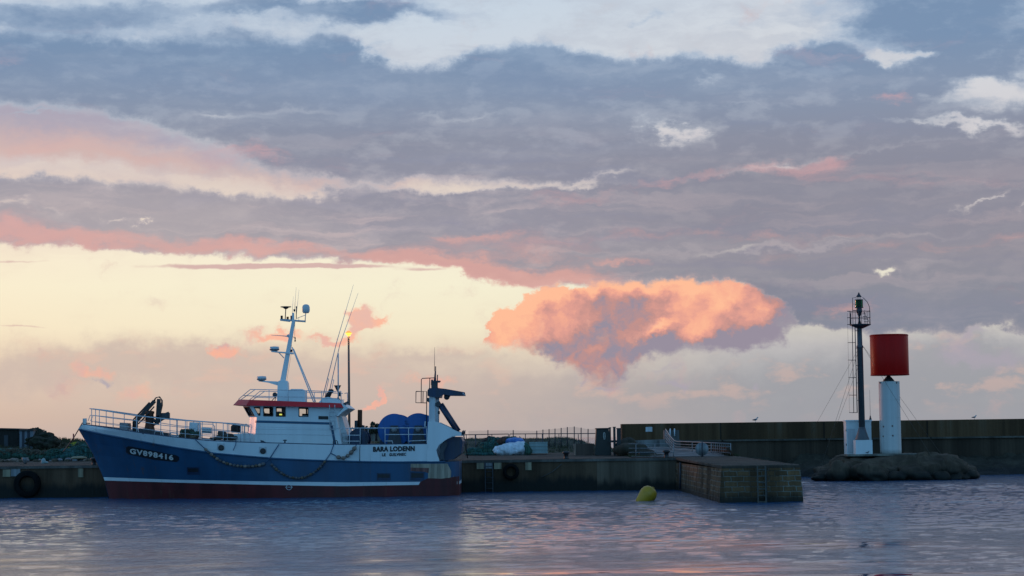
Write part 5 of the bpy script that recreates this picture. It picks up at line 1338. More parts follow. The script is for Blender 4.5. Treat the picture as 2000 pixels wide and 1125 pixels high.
mb = MB(); c_ = W(461, 837.5, YC + .6); mb.lathe([(.05, -.2), (.24, -.2), (.28, -.1), (.28, .12), (.22, .2), (.05, .21)], c_, 18); mb.blob(c_ + Vector((-.08, 0, .12)), (.16, .2, .12), .3, 5)
single(mb, 'net_basket', M['netdark'], 'round dark basket with gear on the deckhouse front, against the sky', 'basket', c_ - Vector((0, 0, .2)))

# ------------------------------------------------------------------ lamp post
LY = 119.0
base = W(682.5, 884, LY); base.z = ground_z(base.x, LY)
top = W(681, 655, LY)
lp = thing('street_lamp', 'tall slim street lamp glowing orange behind the trawler', 'street lamp', base)
mb = MB(); mb.tube([base, Vector((base.x, LY, top.z))], [.085, .055], 12); mb.lathe([(.16, 0), (.16, .03), (.11, .06), (.1, .7), (.085, .72)], base, 12); mb.build('post', M['post'], lp)
c_ = Vector((base.x, LY, top.z))
mb = MB(); mb.lathe([(.10, -.02), (.10, .02), (.205, .135), (.17, .15)], c_, 20, cap=False); mb.build('glass', M['lamp'], lp)
mb = MB(); mb.lathe([(.001, -.01), (.085, .015), (.135, .07), (.13, .12), (.05, .17), (.001, .18)], c_, 14); mb.build('bulb', M['lampcore'], lp)
mb = MB(); mb.lathe([(.195, .135), (.2, .15), (.13, .2), (.09, .255), (.02, .28)], c_, 20); mb.build('cap', M['lampcap'], lp)

# ------------------------------------------------------------------ beacons on the rock
PX = W(1684, 858, 129.2)
tw = thing('beacon_tower', 'dark slender lantern tower with a small green glazed light and platform', 'beacon tower', (PX.x, 129.2, RZ))
tx = PX.x; m2 = 129.2 / FPX
def tz(py): return W(1684, py, 129.2).z
mb = MB(); mb.lathe([(.98, RZ - tz(884) * 0), (.98, tz(859.5)), (0.02, tz(859.0))], (tx, 129.2, 0), 8); 
mb.v = [Vector((p.x, p.y, max(p.z, RZ))) for p in mb.v]
mb = MB(); mb.box((tx + .02, 129.2, (RZ + tz(859.5)) / 2), (1.05, 1.05, tz(859.5) - RZ)); mb.build('plinth', M['white'], tw)
mb = MB(); mb.lathe([(.44, tz(859)), (.44, tz(857.5)), (.30, tz(845)), (.20, tz(834))], (tx, 129.2, 0), 24); mb.lathe([(.20, tz(834)), (.185, tz(680)), (.215, tz(679)), (.215, tz(676)), (.165, tz(674)), (.155, tz(641))], (tx, 129.2, 0), 24); mb.build('pole', mat('tower_grey_paint', (0.085, 0.09, 0.10), 0.5, var=0.2, wear=RUST, wear_amt=0.2), tw)
mb = MB(); mb.lathe([(.17, tz(641.5)), (.66, tz(635)), (.67, tz(633.2)), (.05, tz(632.8))], (tx + .06, 129.2, 0), 24); mb.build('platform', M['dark'], tw)
# parapet rail
rl = MB(); cx_ = tx + .06
for z_ in (tz(621), tz(608.5)): rl.tube([(cx_ + .64 * math.cos(a * math.pi / 12), 129.2 + .64 * math.sin(a * math.pi / 12), z_) for a in range(24)], .014, 5, closed=True)
for a in range(10): rl.tube([(cx_ + .64 * math.cos(a * math.pi / 5), 129.2 + .64 * math.sin(a * math.pi / 5), tz(633)), (cx_ + .64 * math.cos(a * math.pi / 5), 129.2 + .64 * math.sin(a * math.pi / 5), tz(607))], .016, 5)
for k in range(4): rl.tube([W(1684 + k * 1.2 if k else 1684, 613 + k * 5.2, 128.75), W(1691 + k * 1.7, 613 + k * 5.2, 128.75)], .02, 5)
rl.tube([W(1685.5, 607, 128.75), W(1699, 631, 128.75)], .012, 5)
rl.build('platform_railing', M['dark'], tw)
mb = MB(); mb.tube([W(1698.8, 607, 129.2), W(1698, 599, 129.2), W(1694, 590, 129.2), W(1688, 583.5, 129.2), W(1684.8, 581, 129.2)], .02, 6); mb.tube([W(1665.3, 606.5, 129.2), W(1665.3, 581.5, 129.2), W(1672, 581.5, 129.2)], .02, 6); mb.tube([W(1665.3, 606.5, 129.2), W(1672, 606.5, 129.2)], .02, 6); mb.tube([W(1666.5, 594, 129.2), W(1670, 594, 129.2)], .014, 5); mb.build('lantern_guard', M['dark'], tw)
lx = W(1678, 600, 129.2).x
mb = MB(); mb.lathe([(.11, tz(632)), (.055, tz(625)), (.055, tz(618)), (.11, tz(615)), (.17, tz(610)), (.19, tz(608)), (.19, tz(606)), (.17, tz(602.5)), (.17, tz(601.5)), (.27, tz(601.3)), (.27, tz(600))], (lx, 129.2, 0), 20); mb.build('lantern_stand', M['dark'], tw)
mb = MB(); mb.lathe([(.245, tz(600)), (.245, tz(586.3))], (lx, 129.2, 0), 20, cap=False); mb.build('lantern_glass', M['glassgreen'], tw)
mb = MB(); mb.lathe([(.13, tz(600)), (.16, tz(597)), (.16, tz(589)), (.12, tz(586.3))], (lx, 129.2, 0), 14); mb.build('lens', mat('green_lens', (0.02, 0.10, 0.06), 0.2, var=0.2), tw)
mb = MB(); mb.lathe([(.27, tz(586.3)), (.27, tz(585)), (.15, tz(584.6))], (lx, 129.2, 0), 20); mb.lathe([(.125, tz(584.6)), (.125, tz(580))], (lx, 129.2, 0), 16, cap=False, mi=1); mb.lathe([(.17, tz(580)), (.17, tz(578.8)), (.11, tz(576.5)), (.055, tz(573.8)), (.06, tz(573)), (.001, tz(570.5))], (lx, 129.2, 0), 16); mb.build('lantern_roof', [M['dark'], M['glass']], tw)
# caged ladder
la = MB()
for x0, x1 in ((1669.8, 1674.2), (1664.5, 1667.5)): la.tube([W(x0, 634, 128.9), W(x1, 806, 128.9)], .03 if x0 > 1668 else .022, 6)
la.tube([W(1655.2, 612, 129.6), W(1659, 806, 129.6)], .006, 4); la.tube([W(1661, 612, 129.3), W(1661, 634, 129.3)], .05, 6)
for py in (608, 620.5, 634): la.tube([W(1654.6, py, 129.3), W(1661, py, 129.3)], .022, 5)
lad = la.build('tower_ladder', M['dark'], tw)
for k in range(5):
    py = 669 + k * 34.2; mb = MB(); mb.tube([W(1656 + k * .7, py, 129.5), W(1664 + k * .7, py + .3, 128.6), W(1670.5 + k, py, 128.9)], .02, 5); mb.build('cage_hoop', M['dark'], lad)
mb = MB()
for k in range(5): mb.tube([W(1671 + k * .9, 646 + k * 34, 128.9), W(1680 + k * .9, 646 + k * 34, 129.1)], .018, 5)
mb.build('ladder_bracket', M['dark'], tw)
for (a, b2) in [((1677.5, 680, 129.1), (1584, 846, 143.4)), ((1677.5, 712, 129.1), (1628, 846, 143.4)), ((1677.5, 682, 129), (1596, 935, 129.5)), ((1686.5, 677, 129), (1870, 931, 129.5)), ((1686.5, 678, 129), (1846, 934, 127.6))]:
    mb = MB(); mb.tube([W(*a), W(*b2)], .0085, 4); mb.build('guy_wire', M['rope'], tw)

cb = thing('equipment_cabinet', 'low white cabinet standing just behind the lantern tower', 'cabinet', (W(1678, 886, 130.4).x, 130.4, RZ))
a, b2 = W(1652.5, 823.5, 129.9), W(1703, 886, 129.9)
mb = MB(); mb.box(((a.x + b2.x) / 2, 130.4, (a.z + RZ) / 2), (b2.x - a.x, 1.0, a.z - RZ)); mb.build('body', M['white'], cb)
mb = MB(); mb.box(((a.x + b2.x) / 2, 130.4, a.z + .05), (b2.x - a.x + .1, 1.1, .1)); mb.build('lid', M['white'], cb)
mb = MB(); mb.box(((a.x + .30), 129.885, RZ + .85), (.46, .025, 1.5)); d = mb.build('door', M['whitedark'], cb)
mb = MB(); mb.box((a.x - .02, 129.9, RZ + .6), (.04, .04, .12)); mb.box((a.x - .02, 129.9, RZ + 1.5), (.04, .04, .12)); mb.build('hinge', M['dark'], cb)
mb = MB(); p = W(1700, 820, 130.2); mb.lathe([(.07, 0), (.08, .06), (.04, .18), (.035, .26), (.012, .27), (.006, 1.9)], p, 10); mb.build('aerial', M['dark'], cb)

rb = thing('drum_beacon', 'round white column carrying a big red drum daymark', 'beacon', (W(1740, 886, 129.4).x, 129.4, RZ))
bx = rb.location.x
# column tilts with nothing: upright, slightly octagonal, pocked and rust stained
def bz(py): return W(1740, py, 129.4).z
mb = MB(); mb.lathe([(.665, RZ), (.665, RZ + .3), (.66, bz(800)), (.655, bz(747)), (.655, bz(745)), (.05, bz(744.6))], (bx, 129.4, 0), 32)
for py in (780, 815, 848): mb.lathe([(.655, bz(py)), (.668, bz(py)), (.668, bz(py + .7)), (.655, bz(py + .7))], (bx, 129.4, 0), 32, cap=False)
mb.build('column', M['beaconwhite'], rb)
mb = MB()
for (px, py) in [(1743, 832), (1744, 851), (1727.5, 833), (1727, 852), (1721.5, 747.5), (1752, 748)]:
    dx_ = W(px, py, 128.7).x - bx; yy = 129.4 - math.sqrt(max(.01, .664 ** 2 - dx_ ** 2)); mb.lathe([(.001, -.015), (.05, -.01), (.055, .03)], (bx + dx_, yy, bz(py)), 10, axis='Y')
cl_b = mb.build('bolt', M['rust'], rb)
mb = MB(); mb.lathe([(.36, bz(744.8)), (.36, bz(743)), (.10, bz(734)), (.10, bz(731))], (bx - .02, 129.4, 0), 20); mb.build('neck', M['black'], rb)
dxm = W(1737, 693, 129.4).x
mb = MB(); mb.lathe([(.02, bz(733.4)), (1.19, bz(733.4)), (1.195, bz(733)), (1.195, bz(654.6)), (1.175, bz(653.6)), (.02, bz(653.4))], (dxm, 129.4, 0), 64); 
mb.build('drum', M['buoyred'], rb)
mb = MB()
for py in (655.5, 732): mb.lathe([(1.195, bz(py + .8)), (1.215, bz(py + .8)), (1.215, bz(py - .8)), (1.195, bz(py - .8))], (dxm, 129.4, 0), 64, cap=False)
mb.build('rim', M['buoyred'], rb)

# ------------------------------------------------------------------ buoy
bp = W(1264, 977, 93.4)
mb = MB(); R_ = .405
prof = [(.001, -.36), (.2, -.35), (.3, -.2), (.345, 0), (.40, .22), (.415, .36), (.385, .52), (.29, .66), (.16, .73), (.001, .75)]
mb.lathe(prof, (0, 0, 0), 40)
mb.lathe([(.418, .36), (.425, .375), (.418, .39)], (0, 0, 0), 40, cap=False)
mb.tube([(.05 * math.cos(a), .05 * math.sin(a), .77) for a in [k * .785 for k in range(8)]], .015, 5, closed=True)
T = Matrix.Rotation(math.radians(40), 3, 'Y')
mb.v = [T @ p * .95 + Vector((bp.x - .17, 93.4, .03)) for p in mb.v]
single(mb, 'buoy', M['yellow'], 'yellow plastic mooring buoy tilted in the water left of the pier', 'buoy', (bp.x, 93.4, 0))

# ------------------------------------------------------------------ things on the quay, right of the trawler
def gp(px, Y): 
    p = W(px, 880, Y); p.z = ground_z(p.x, Y); return p
NYQ = 123.5
heap('net_heap', [(935, 884, NYQ, .75, .7, .30), (955, 879, NYQ, .75, .8, .52), (966, 872, NYQ + .3, .5, .7, .55), (985, 876, NYQ + .5, .8, .8, .55), (1000, 866, NYQ + .8, .6, .6, .42)], M['netgreen'], 'heap of green fishing net sprawling on the quay behind the stern', 'net', strands=90, strand_m=M['netteal'], seed=12)
heap('net_edge', [(945, 887.5, NYQ - .9, .8, .3, .10), (925, 888, NYQ - .6, .5, .3, .08)], M['netteal'], 'thin teal net edge spread along the foot of the green heap', 'net', strands=40, seed=21)
def sack(parts, m, label, name='tarpaulin', cat='tarpaulin', amp=.3, seed=0):
    mb = MB()
    for k, (px, py, Y, rx, ry, rz) in enumerate(parts): mb.blob(W(px, py, Y), (rx, ry, rz), amp, 2.4, 40, 24, seed=k * 1.7 + seed)
    return single(mb, name, m, label, cat, W(*parts[0][:3]))
sack([(984, 880, NYQ - 1, .62, .5, .34), (976, 883, NYQ - 1.1, .38, .4, .2), (995, 876, NYQ - .8, .5, .5, .36)], M['sackwhite'], 'crumpled white tarpaulin bundle at the foot of the net heap', seed=1)
sack([(1013, 876, NYQ - .9, .55, .5, .42), (1022, 879, NYQ - .9, .42, .4, .34), (1006, 882, NYQ - 1, .4, .4, .2)], M['sackwhite'], 'bulging white tarpaulin bundle next to the pale crate', seed=6)
sack([(1006, 862, NYQ - .2, .50, .45, .24), (1014, 865, NYQ - .3, .34, .4, .2), (995, 863, NYQ, .3, .4, .2)], M['sackblue'], 'blue tarpaulin crumpled on top of the net heap', seed=11)
def roll(a, b2, Y, r, m, label):
    mb = MB(); A, B = W(*a, Y), W(*b2, Y - .3)
    pts = [A.lerp(B, k / 8) + Vector((0, 0, .03 * math.sin(k * 2.1))) for k in range(9)]
    mb.tube(pts, [r * .6] + [r * (1 + .12 * math.sin(k * 1.7)) for k in range(7)] + [r * .55], 12); single(mb, 'net_roll', m, label, 'net roll', A)
roll((941, 866), (960, 855), NYQ + .4, .17, M['netdark'], 'dark rolled net leaning on the back of the heap')
roll((958, 874), (988, 855), NYQ - .2, .16, mat('rusty_net', (0.085, 0.042, 0.03), .95, var=.5, scale=8), 'brown rolled net slanting across the green heap')
roll((952, 872), (966, 860), NYQ - .1, .12, M['netteal'], 'pale teal rolled net lying between two darker rolls')
sack([(1030, 880, NYQ - 1.1, .26, .3, .36), (1026, 874, NYQ - 1, .2, .2, .28)], M['netgreen'], 'small dull green net bag leaning on the pale crate', 'net_bag', 'net bag', seed=3)
a, b2 = W(1034, 863.5, 122.6), W(1069.5, 885.5, 122.6)
ct = thing('fish_crate', 'large pale blue grey plastic crate beside the tarpaulins', 'crate', ((a.x + b2.x) / 2, 123.1, b2.z))
mb = MB(); mb.box(((a.x + b2.x) / 2, 123.1, (a.z + b2.z) / 2), (b2.x - a.x, 1.0, a.z - b2.z)); mb.build('body', M['crate'], ct)
mb = MB()
for k in range(4): mb.box(((a.x + b2.x) / 2, 122.585, b2.z + (.04, .25, .45, .66)[k]), (b2.x - a.x + .04, .04, .05))
mb.build('rim', M['crate'], ct)
a, b2 = W(1125, 867, 120), W(1160, 891, 120)
br_ = thing('plywood_crate', 'brown board crate with a pinkish end standing near the quay edge', 'crate', ((a.x + b2.x) / 2, 120.4, b2.z))
mb = MB(); mb.box(((a.x + b2.x) / 2, 120.4, (a.z + b2.z) / 2), (b2.x - a.x, .8, a.z - b2.z)); mb.build('body', M['brown'], br_)
mb = MB(); mb.slab([(1120.5, 866.8), (1125, 866.8), (1125, 892), (1123, 892)], 119.95, 120.8); mb.build('end_board', mat('pale_board', (.30, .20, .15), .8, var=.2), br_)
# tall dark container with a number
dc = thing('waste_container', 'tall dark tapered container with a white 0 near its top', 'container', gp(1177, 119))
mb = MB(); n_ = [(1165, 837), (1189, 836.5), (1193, 890), (1162, 889)]
mb.slab(n_, 118.6, 119.8); mb.build('body', M['binmat'], dc)
mb = MB(); mb.slab([(1163.5, 836.2), (1190, 835.6), (1190, 837.6), (1163.5, 838.2)], 118.5, 119.9); mb.build('lid', M['black'], dc)
z0 = W(1180.2, 851.5, 118.59)
mb = MB(); mb.tube([z0 + Vector((.045 * math.copysign(abs(math.cos(a * math.pi / 12)) ** .6, math.cos(a * math.pi / 12)), 0, .195 * math.copysign(abs(math.sin(a * math.pi / 12)) ** .8, math.sin(a * math.pi / 12)))) for a in range(24)], .017, 5, closed=True); mb.build('number', M['text_w'], dc)
def dark_post(px, w_, py0, Y, label):
    g_ = gp(px, Y); z_ = W(px, py0, Y).z; wd = w_ / FPX * Y
    mb = MB(); mb.box((g_.x, Y, (g_.z + z_) / 2), (wd, wd, z_ - g_.z)); mb.box((g_.x, Y, z_ + .02), (wd + .05, wd + .05, .05))
    single(mb, 'timber_post', M['black'], label, 'post', g_, 'dark posts beside the container')
dark_post(1192, 3.4, 836, 118.8, 'thinnest dark post touching the tall container')
dark_post(1200.5, 4.6, 835, 118, 'middle dark post, tallest of the three by the container')
dark_post(1209, 7.5, 837.5, 117.6, 'widest dark post, nearest to the breakwater end')
mb = MB(); mb.box(W(1201, 862, 118.2), (.7, .08, .12)); single(mb, 'cross_rail', M['black'], 'short dark cross rail joining the posts by the container', 'rail', W(1201, 862, 118.2))

# fences
fn = thing('net_fence', 'tall dark post fence with see-through netting on the grass bank', 'fence', gp(1060, 130))
FY = 131.0
posts = [(953, 840), (1002.4, 840), (1048.4, 841), (1060.4, 839), (1072.4, 838), (1084, 837), (1096, 835.6), (1108, 834), (1121.6, 833), (1135, 835.2), (1148.6, 837.6), (1166, 837)]
for px, py in posts:
    g_ = gp(px, FY); tp = W(px, py, FY); mb = MB(); mb.tube([(g_.x, FY, g_.z - .1), (tp.x, FY, tp.z)], .034, 6); mb.build('post', M['dark'], fn)
mb = MB(); vs = []
for px, py in [(915, 841)] + posts:
    g_ = gp(px, FY); tp = W(px, py, FY); vs += [(tp.x, FY + .04, g_.z), (tp.x, FY + .04, tp.z - .02)]
mb.add(vs, [[2 * i, 2 * i + 2, 2 * i + 3, 2 * i + 1] for i in range(len(vs) // 2 - 1)]); mb.build('netting', M['fencenet'], fn)
hf = thing('pipe_railing', 'low thin pipe railing running behind the net heap', 'railing', gp(1040, 127.5))
mb = MB(); HY = 128.0
for s0, s1 in ((908, 993.5), (995.5, 1164)): mb.tube([W(s0, 849.2 if s0 < 950 else 847.6, HY), W(s1, 847.6 if s0 < 950 else 846.6, HY)], .026, 6)
mb.build('top_rail', M['dark'], hf)
for px in (911, 929, 961, 993.3, 996, 1026.5, 1059.5, 1092, 1130):
    mb = MB(); g_ = gp(px, HY); mb.tube([(g_.x, HY, g_.z - .1), (g_.x, HY, W(px, 848, HY).z)], .026 if px != 929 else .05, 6); mb.build('post', M['dark'], hf)
mb = MB(); mb.tube([gp(913, 117), W(904.5, 843, 116.5)], .04, 6); single(mb, 'pole', M['dark'], 'thin dark pole leaning on the quay behind the stern', 'pole', gp(913, 117))

# ramp, its railing and the round sign
mb = MB(); mb.add([W(1224, 890, 120), W(1309, 888, 120), W(1410, 896.5, 113.3), W(1432, 897, 113.3), W(1335, 885, 130), W(1306, 880, 139.8), W(1218, 884, 139.8)], [[0, 1, 2, 3, 4, 5, 6]])
mb = MB()
RA = [(W(1228, 893.6, 116).x, 113.4, 1.80), (11.6, 113.4, 1.76), (12.0, 118, 1.88), (10.9, 128, 2.12), (9.9, 139.9, 2.2), (7.8, 139.9, 2.2), (7.3, 128, 2.1)]
mb.add(RA, [list(range(7))]); o = mb.build('ramp', M['ramp']); o['kind'] = 'structure'
rr_ = thing('ramp_railing', 'grey multi-bar pipe railing along the ramp to the breakwater steps', 'railing', W(1360, 895, 115))
def RP(px, py):
    t_ = (px - 1315) / (1427 - 1315); Y = 127 + (114.2 - 127) * max(0, min(1, t_)) if px >= 1315 else 127 + (1315 - px) * .75
    return W(px, py, Y)
top_ = [(1300, 838), (1309, 852), (1316, 859.5), (1321, 862), (1360, 863.5), (1427, 866.5)]
for k in range(5):
    f = k / 4; pts = []
    for (x, y) in top_:
        base_y = lerp_tab([(1300, 866), (1309, 876), (1316, 885), (1321, 888), (1360, 890), (1427, 896)], x); pts.append(RP(x, y + (base_y - y) * f * .82))
    mb = MB(); mb.tube(pts, .030 if k == 0 else .017, 6); mb.build('rail', M['galvdark'], rr_)
for px in (1300, 1308, 1316, 1352, 1389, 1427):
    y = lerp_tab(top_, px); base_y = lerp_tab([(1300, 866), (1309, 876), (1316, 885), (1321, 888), (1360, 892), (1427, 897.5)], px)
    mb = MB(); mb.tube([RP(px, y), RP(px, base_y)], .03, 6); mb.build('post', M['galvdark'], rr_)
mb = MB()
for k in range(9): px = 1389 + k * 4.1; mb.tube([RP(px, lerp_tab(top_, px)), RP(px, 894)], .012, 4)
mb.build('picket', M['galvdark'], rr_)
qr = thing('quay_railing', 'plain three-bar pipe railing on the quay edge before the ramp', 'railing', gp(1300, 113.2))
for py in (867, 875.5, 883.5):
    mb = MB(); mb.tube([W(1228, py, 113.2), W(1316, py, 113.2)], .018, 6); mb.build('rail', M['galvdark'], qr)
for px in (1242, 1279, 1315.5):
    mb = MB(); mb.tube([W(px, 866.5, 113.2), W(px, 897, 113.2)], .026, 6); mb.build('post', M['galvdark'], qr)
sg = thing('round_sign', 'round pale sign disc seen from behind on a post by the ramp railing', 'sign', gp(1371, 113.3))
mb = MB(); mb.lathe([(.02, .0), (.365, .0), (.37, .02), (.02, .03)], W(1371, 877, 113.45), 28, axis='Y'); mb.build('disc', M['galvdark'], sg)
mb = MB(); mb.tube([W(1371.5, 863.5, 113.35), W(1371.8, 898, 113.35)], .045, 8); mb.build('post', M['dark'], sg)
mb = MB(); p = W(1311, 852, 141); mb.box((p.x, 141, 2.75), (1.0, 1.2, 1.1)); mb.box((p.x - .2, 140, 2.4), (1.4, 1.0, .5)); single(mb, 'steps', M['ramp'], 'pale concrete steps up to the breakwater at the top of the railing', 'steps', (p.x, 141, 2.2))
mb = MB(); 
for x in (W(1309, 850, 140.3).x, W(1317.5, 850, 140.3).x): mb.tube([(x, 140.3, 2.9), (x, 140.3, W(1317, 839, 140.3).z), (x + .1, 141.5, W(1317, 838, 140.3).z)], .05, 6)
single(mb, 'gate_posts', M['galv'], 'pair of pale posts at the head of the breakwater steps', 'gate posts', (W(1313, 850, 140.3).x, 140.3, 2.9))
rnd = random.Random(5)
mb = MB()
for (px, py, Y, rx, rz) in [(1232, 880, 117.5, 1.0, .45), (1250, 886, 117, .9, .28), (1222, 872, 119, .6, .5), (1268, 891, 116, .9, .15)]: mb.blob(W(px, py, Y), (rx, .9, rz), .3, 1.5, 26, 14, seed=px)
single(mb, 'rubble_mound', M['shore'], 'dim brown mound of rubble beside the darkest posts', 'rubble', gp(1235, 117.5))
mb = MB(); a = W(1258, 889, 115.5); mb.box(a, (.62, .4, .36), .2); mb.box(a + Vector((.02, -.2, .05)), (.5, .04, .12), .2); single(mb, 'low_box', M['binmat'], 'small dark box on the rubble in front of the pale wall', 'box', a - Vector((0, 0, .18)))
for (px, py, lab, Y, s) in [(1475.5, 820, 'small gull standing on the breakwater top right of the steps', 145.3, 1.0), (1903, 818, 'tiny distant gull on the breakwater right of the red drum', 145.3, .85), (1694.5, 885, 'tiny dark bird on the slab at the foot of the lantern tower', 128.5, .55)]:
    g_ = W(px, py, Y); s *= .82
    if Y > 140: g_.z = 3.80 + .14 * s
    t_ = thing('gull', lab, 'gull', g_ - Vector((0, 0, .14 * s)))
    mb = MB(); mb.tube([g_ + Vector((-.26 * s, 0, .05 * s)), g_ + Vector((-.14 * s, 0, .06 * s)), g_ + Vector((0, 0, .08 * s)), g_ + Vector((.1 * s, 0, .13 * s)), g_ + Vector((.14 * s, 0, .21 * s)), g_ + Vector((.17 * s, 0, .27 * s)), g_ + Vector((.21 * s, 0, .27 * s)), g_ + Vector((.27 * s, 0, .25 * s))], [.012 * s, .05 * s, .09 * s, .075 * s, .05 * s, .05 * s, .038 * s, .01 * s], 10)
    for yy in (-.03, .03): mb.tube([g_ + Vector((0, yy * s, 0)), g_ + Vector((0, yy * s, -.14 * s))], .01 * s, 5)
    mb.build('body', M['gullw'] if Y > 140 else M['gullg'], t_)
    mb = MB()
    for yy in (-.075, .075): mb.tube([g_ + Vector((-.3 * s, yy * s * .4, .06 * s)), g_ + Vector((-.1 * s, yy * s, .09 * s)), g_ + Vector((.08 * s, yy * s, .11 * s))], [.01 * s, .05 * s, .03 * s], 8)
    mb.build('wing', M['gullg'], t_)

# ------------------------------------------------------------------ left quay
hA = thing('shed', 'low dark shed at the far left edge of the quay', 'shed', gp(14, 134))
mb = MB(); mb.slab([(-30, 884), (-30, 837.5), (4, 837.5), (36.5, 838.6), (36.5, 884)], 134, 138); mb.build('wall', mat('dark_boards', (.022, .019, .016), .9, var=.4, scale=5, stretch=(4, 4, .5)), hA)
mb = MB(); mb.slab([(-32, 838), (-32, 835.8), (4, 836), (37.8, 837), (37.8, 839)], 133.8, 138.2); mb.build('roof', M['black'], hA)
mb = MB(); mb.slab([(8, 880), (8, 850), (16, 850), (16, 880)], 133.95, 134); mb.build('door', M['dark'], hA)
def graffiti():
    m = bpy.data.materials.new('painted_container_side'); m.use_nodes = True
    t = NT(m.node_tree); b = m.node_tree.nodes['Principled BSDF']; tcn = t.new('ShaderNodeTexCoord')
    n = t.noise(tcn.outputs['Object'], 2.6, 3, .5, dist=1.5); n2 = t.noise(tcn.outputs['Object'], 1.1, 2, .5)
    cc = t.mix(t.smooth(n, .50, .53), (.15, .17, .20, 1), (.03, .033, .045, 1)); cc = t.mix(t.smooth(n2, .56, .6), cc, (.10, .08, .09, 1))
    t.put(b.inputs['Base Color'], cc); b.inputs['Roughness'].default_value = .7
    return m
hB = thing('container', 'pale spray-painted container next to the dark shed', 'container', gp(51, 133))
mb = MB(); mb.slab([(38, 882), (38, 841), (64.5, 840.4), (64.5, 880)], 133, 136); mb.build('body', graffiti(), hB)
mb = MB(); mb.slab([(37.2, 841.2), (37.2, 839.4), (65.2, 838.8), (65.2, 841.2)], 132.9, 136.1); mb.build('roof', M['black'], hB)
sack([(78, 858, 134, 1.0, 1.2, .45), (70, 850, 134.5, .5, .8, .5), (88, 866, 133, .9, 1, .4)], mat('dark_bush', (.02, .022, .012), 1, var=.5, scale=6, bump=.1, bscale=8), 'low dark bush beside the spray-painted container', 'bush', 'bush', .45)
ry = W(150.5, 868, 126)
rl_ = thing('cable_reel', 'yellow cable reel standing on edge left of the bow', 'reel', (ry.x, 126, ground_z(-26, 126)))
rr0 = 17 / FPX * 126; ry.z = ground_z(-26, 126) + rr0
mb = MB(); mb.lathe([(.03, -.05), (rr0, -.05), (rr0, .02), (.2, .03), (.2, .6), (rr0, .61), (rr0, .68), (.03, .68)], (ry.x, 125.7, ry.z), 36, axis='Y'); mb.build('flange', M['reel'], rl_)
mb = MB(); mb.lathe([(.001, -.07), (.06, -.07), (.06, 0)], (ry.x, 125.7, ry.z), 12, axis='Y'); mb.build('hub', M['black'], rl_)
mb = MB()
for k in range(18):
    a_ = k * 2 * math.pi / 18; mb.box((ry.x + math.cos(a_) * rr0 * .55, 125.64, ry.z + math.sin(a_) * rr0 * .55), (rr0 * .75, .02, .012), 0, 0, Matrix.Rotation(-a_, 3, 'Y'))
mb.build('spoke', mat('dark_yellow', (.2, .17, .02), .7), rl_)
heap('net_heap', [(130, 890, 123, 1.2, .8, .42), (112, 891, 123, .7, .7, .36), (160, 886, 123.5, 1.0, .8, .55), (178, 882, 124, 1.0, .8, .62), (195, 884, 124, .9, .8, .6)], M['netteal'], 'teal fishing net heap on the quay under the bow', 'net', strands=110, strand_m=M['netgreen'], seed=31)
heap('net_heap', [(20, 889, 124.5, 1.3, .8, .4), (45, 890, 124.3, 1.1, .8, .36), (70, 890, 124.3, .9, .7, .34), (92, 890, 124, .8, .6, .3), (0, 890, 124, 1.2, .6, .4)], M['netgreen'], 'dull green net heap lying in front of the dark shed', 'net', strands=110, strand_m=M['netbrown'], seed=37)
mb = MB(); rnd = random.Random(9)
for k in range(46):
    px = rnd.uniform(-5, 190); c_ = gp(px, rnd.uniform(121.2, 122.4)); s = rnd.uniform(.06, .17); mb.blob(c_ + Vector((0, 0, s * .5)), (s * rnd.uniform(.8, 2), s, s * .8), .3, 6, 9, 6, seed=k, mi=k % 3)
o = mb.build('net_floats_and_stones', [M['float'], M['netbrown'], M['galvdark']]); tag(o, None, None, kind='stuff')
mb = MB(); c_ = gp(85, 117.3); mb.blob(c_ + Vector((0, 0, .13)), (.13, .1, .17), .4, 6, 12, 8); mb.blob(c_ + Vector((.12, 0, .06)), (.15, .1, .06), .4, 6, 12, 8)
single(mb, 'plastic_bag', M['crate'], 'small pale crumpled plastic bag alone on the quay', 'bag', c_)
mb = MB(); c_ = gp(49, 117); mb.lathe([(.09, 0), (.2, .35), (.19, .36), (.001, .36)], c_, 12); single(mb, 'bucket', M['galvdark'], 'dull grey bucket on the quay edge at the left', 'bucket', c_)
sack([(152, 894, 121.4, .40, .2, .09), (160, 894, 121.4, .3, .2, .08)], M['cream'], 'flat pale yellow sack in front of the teal net heap', 'sack', 'sack', .2)
mb = MB(); p = gp(143.5, 140); mb.tube([p, W(143.5, 847, 140)], .05, 6); single(mb, 'stake', M['redlens'], 'lone thin reddish stake on the bank left of the bow', 'stake', p)
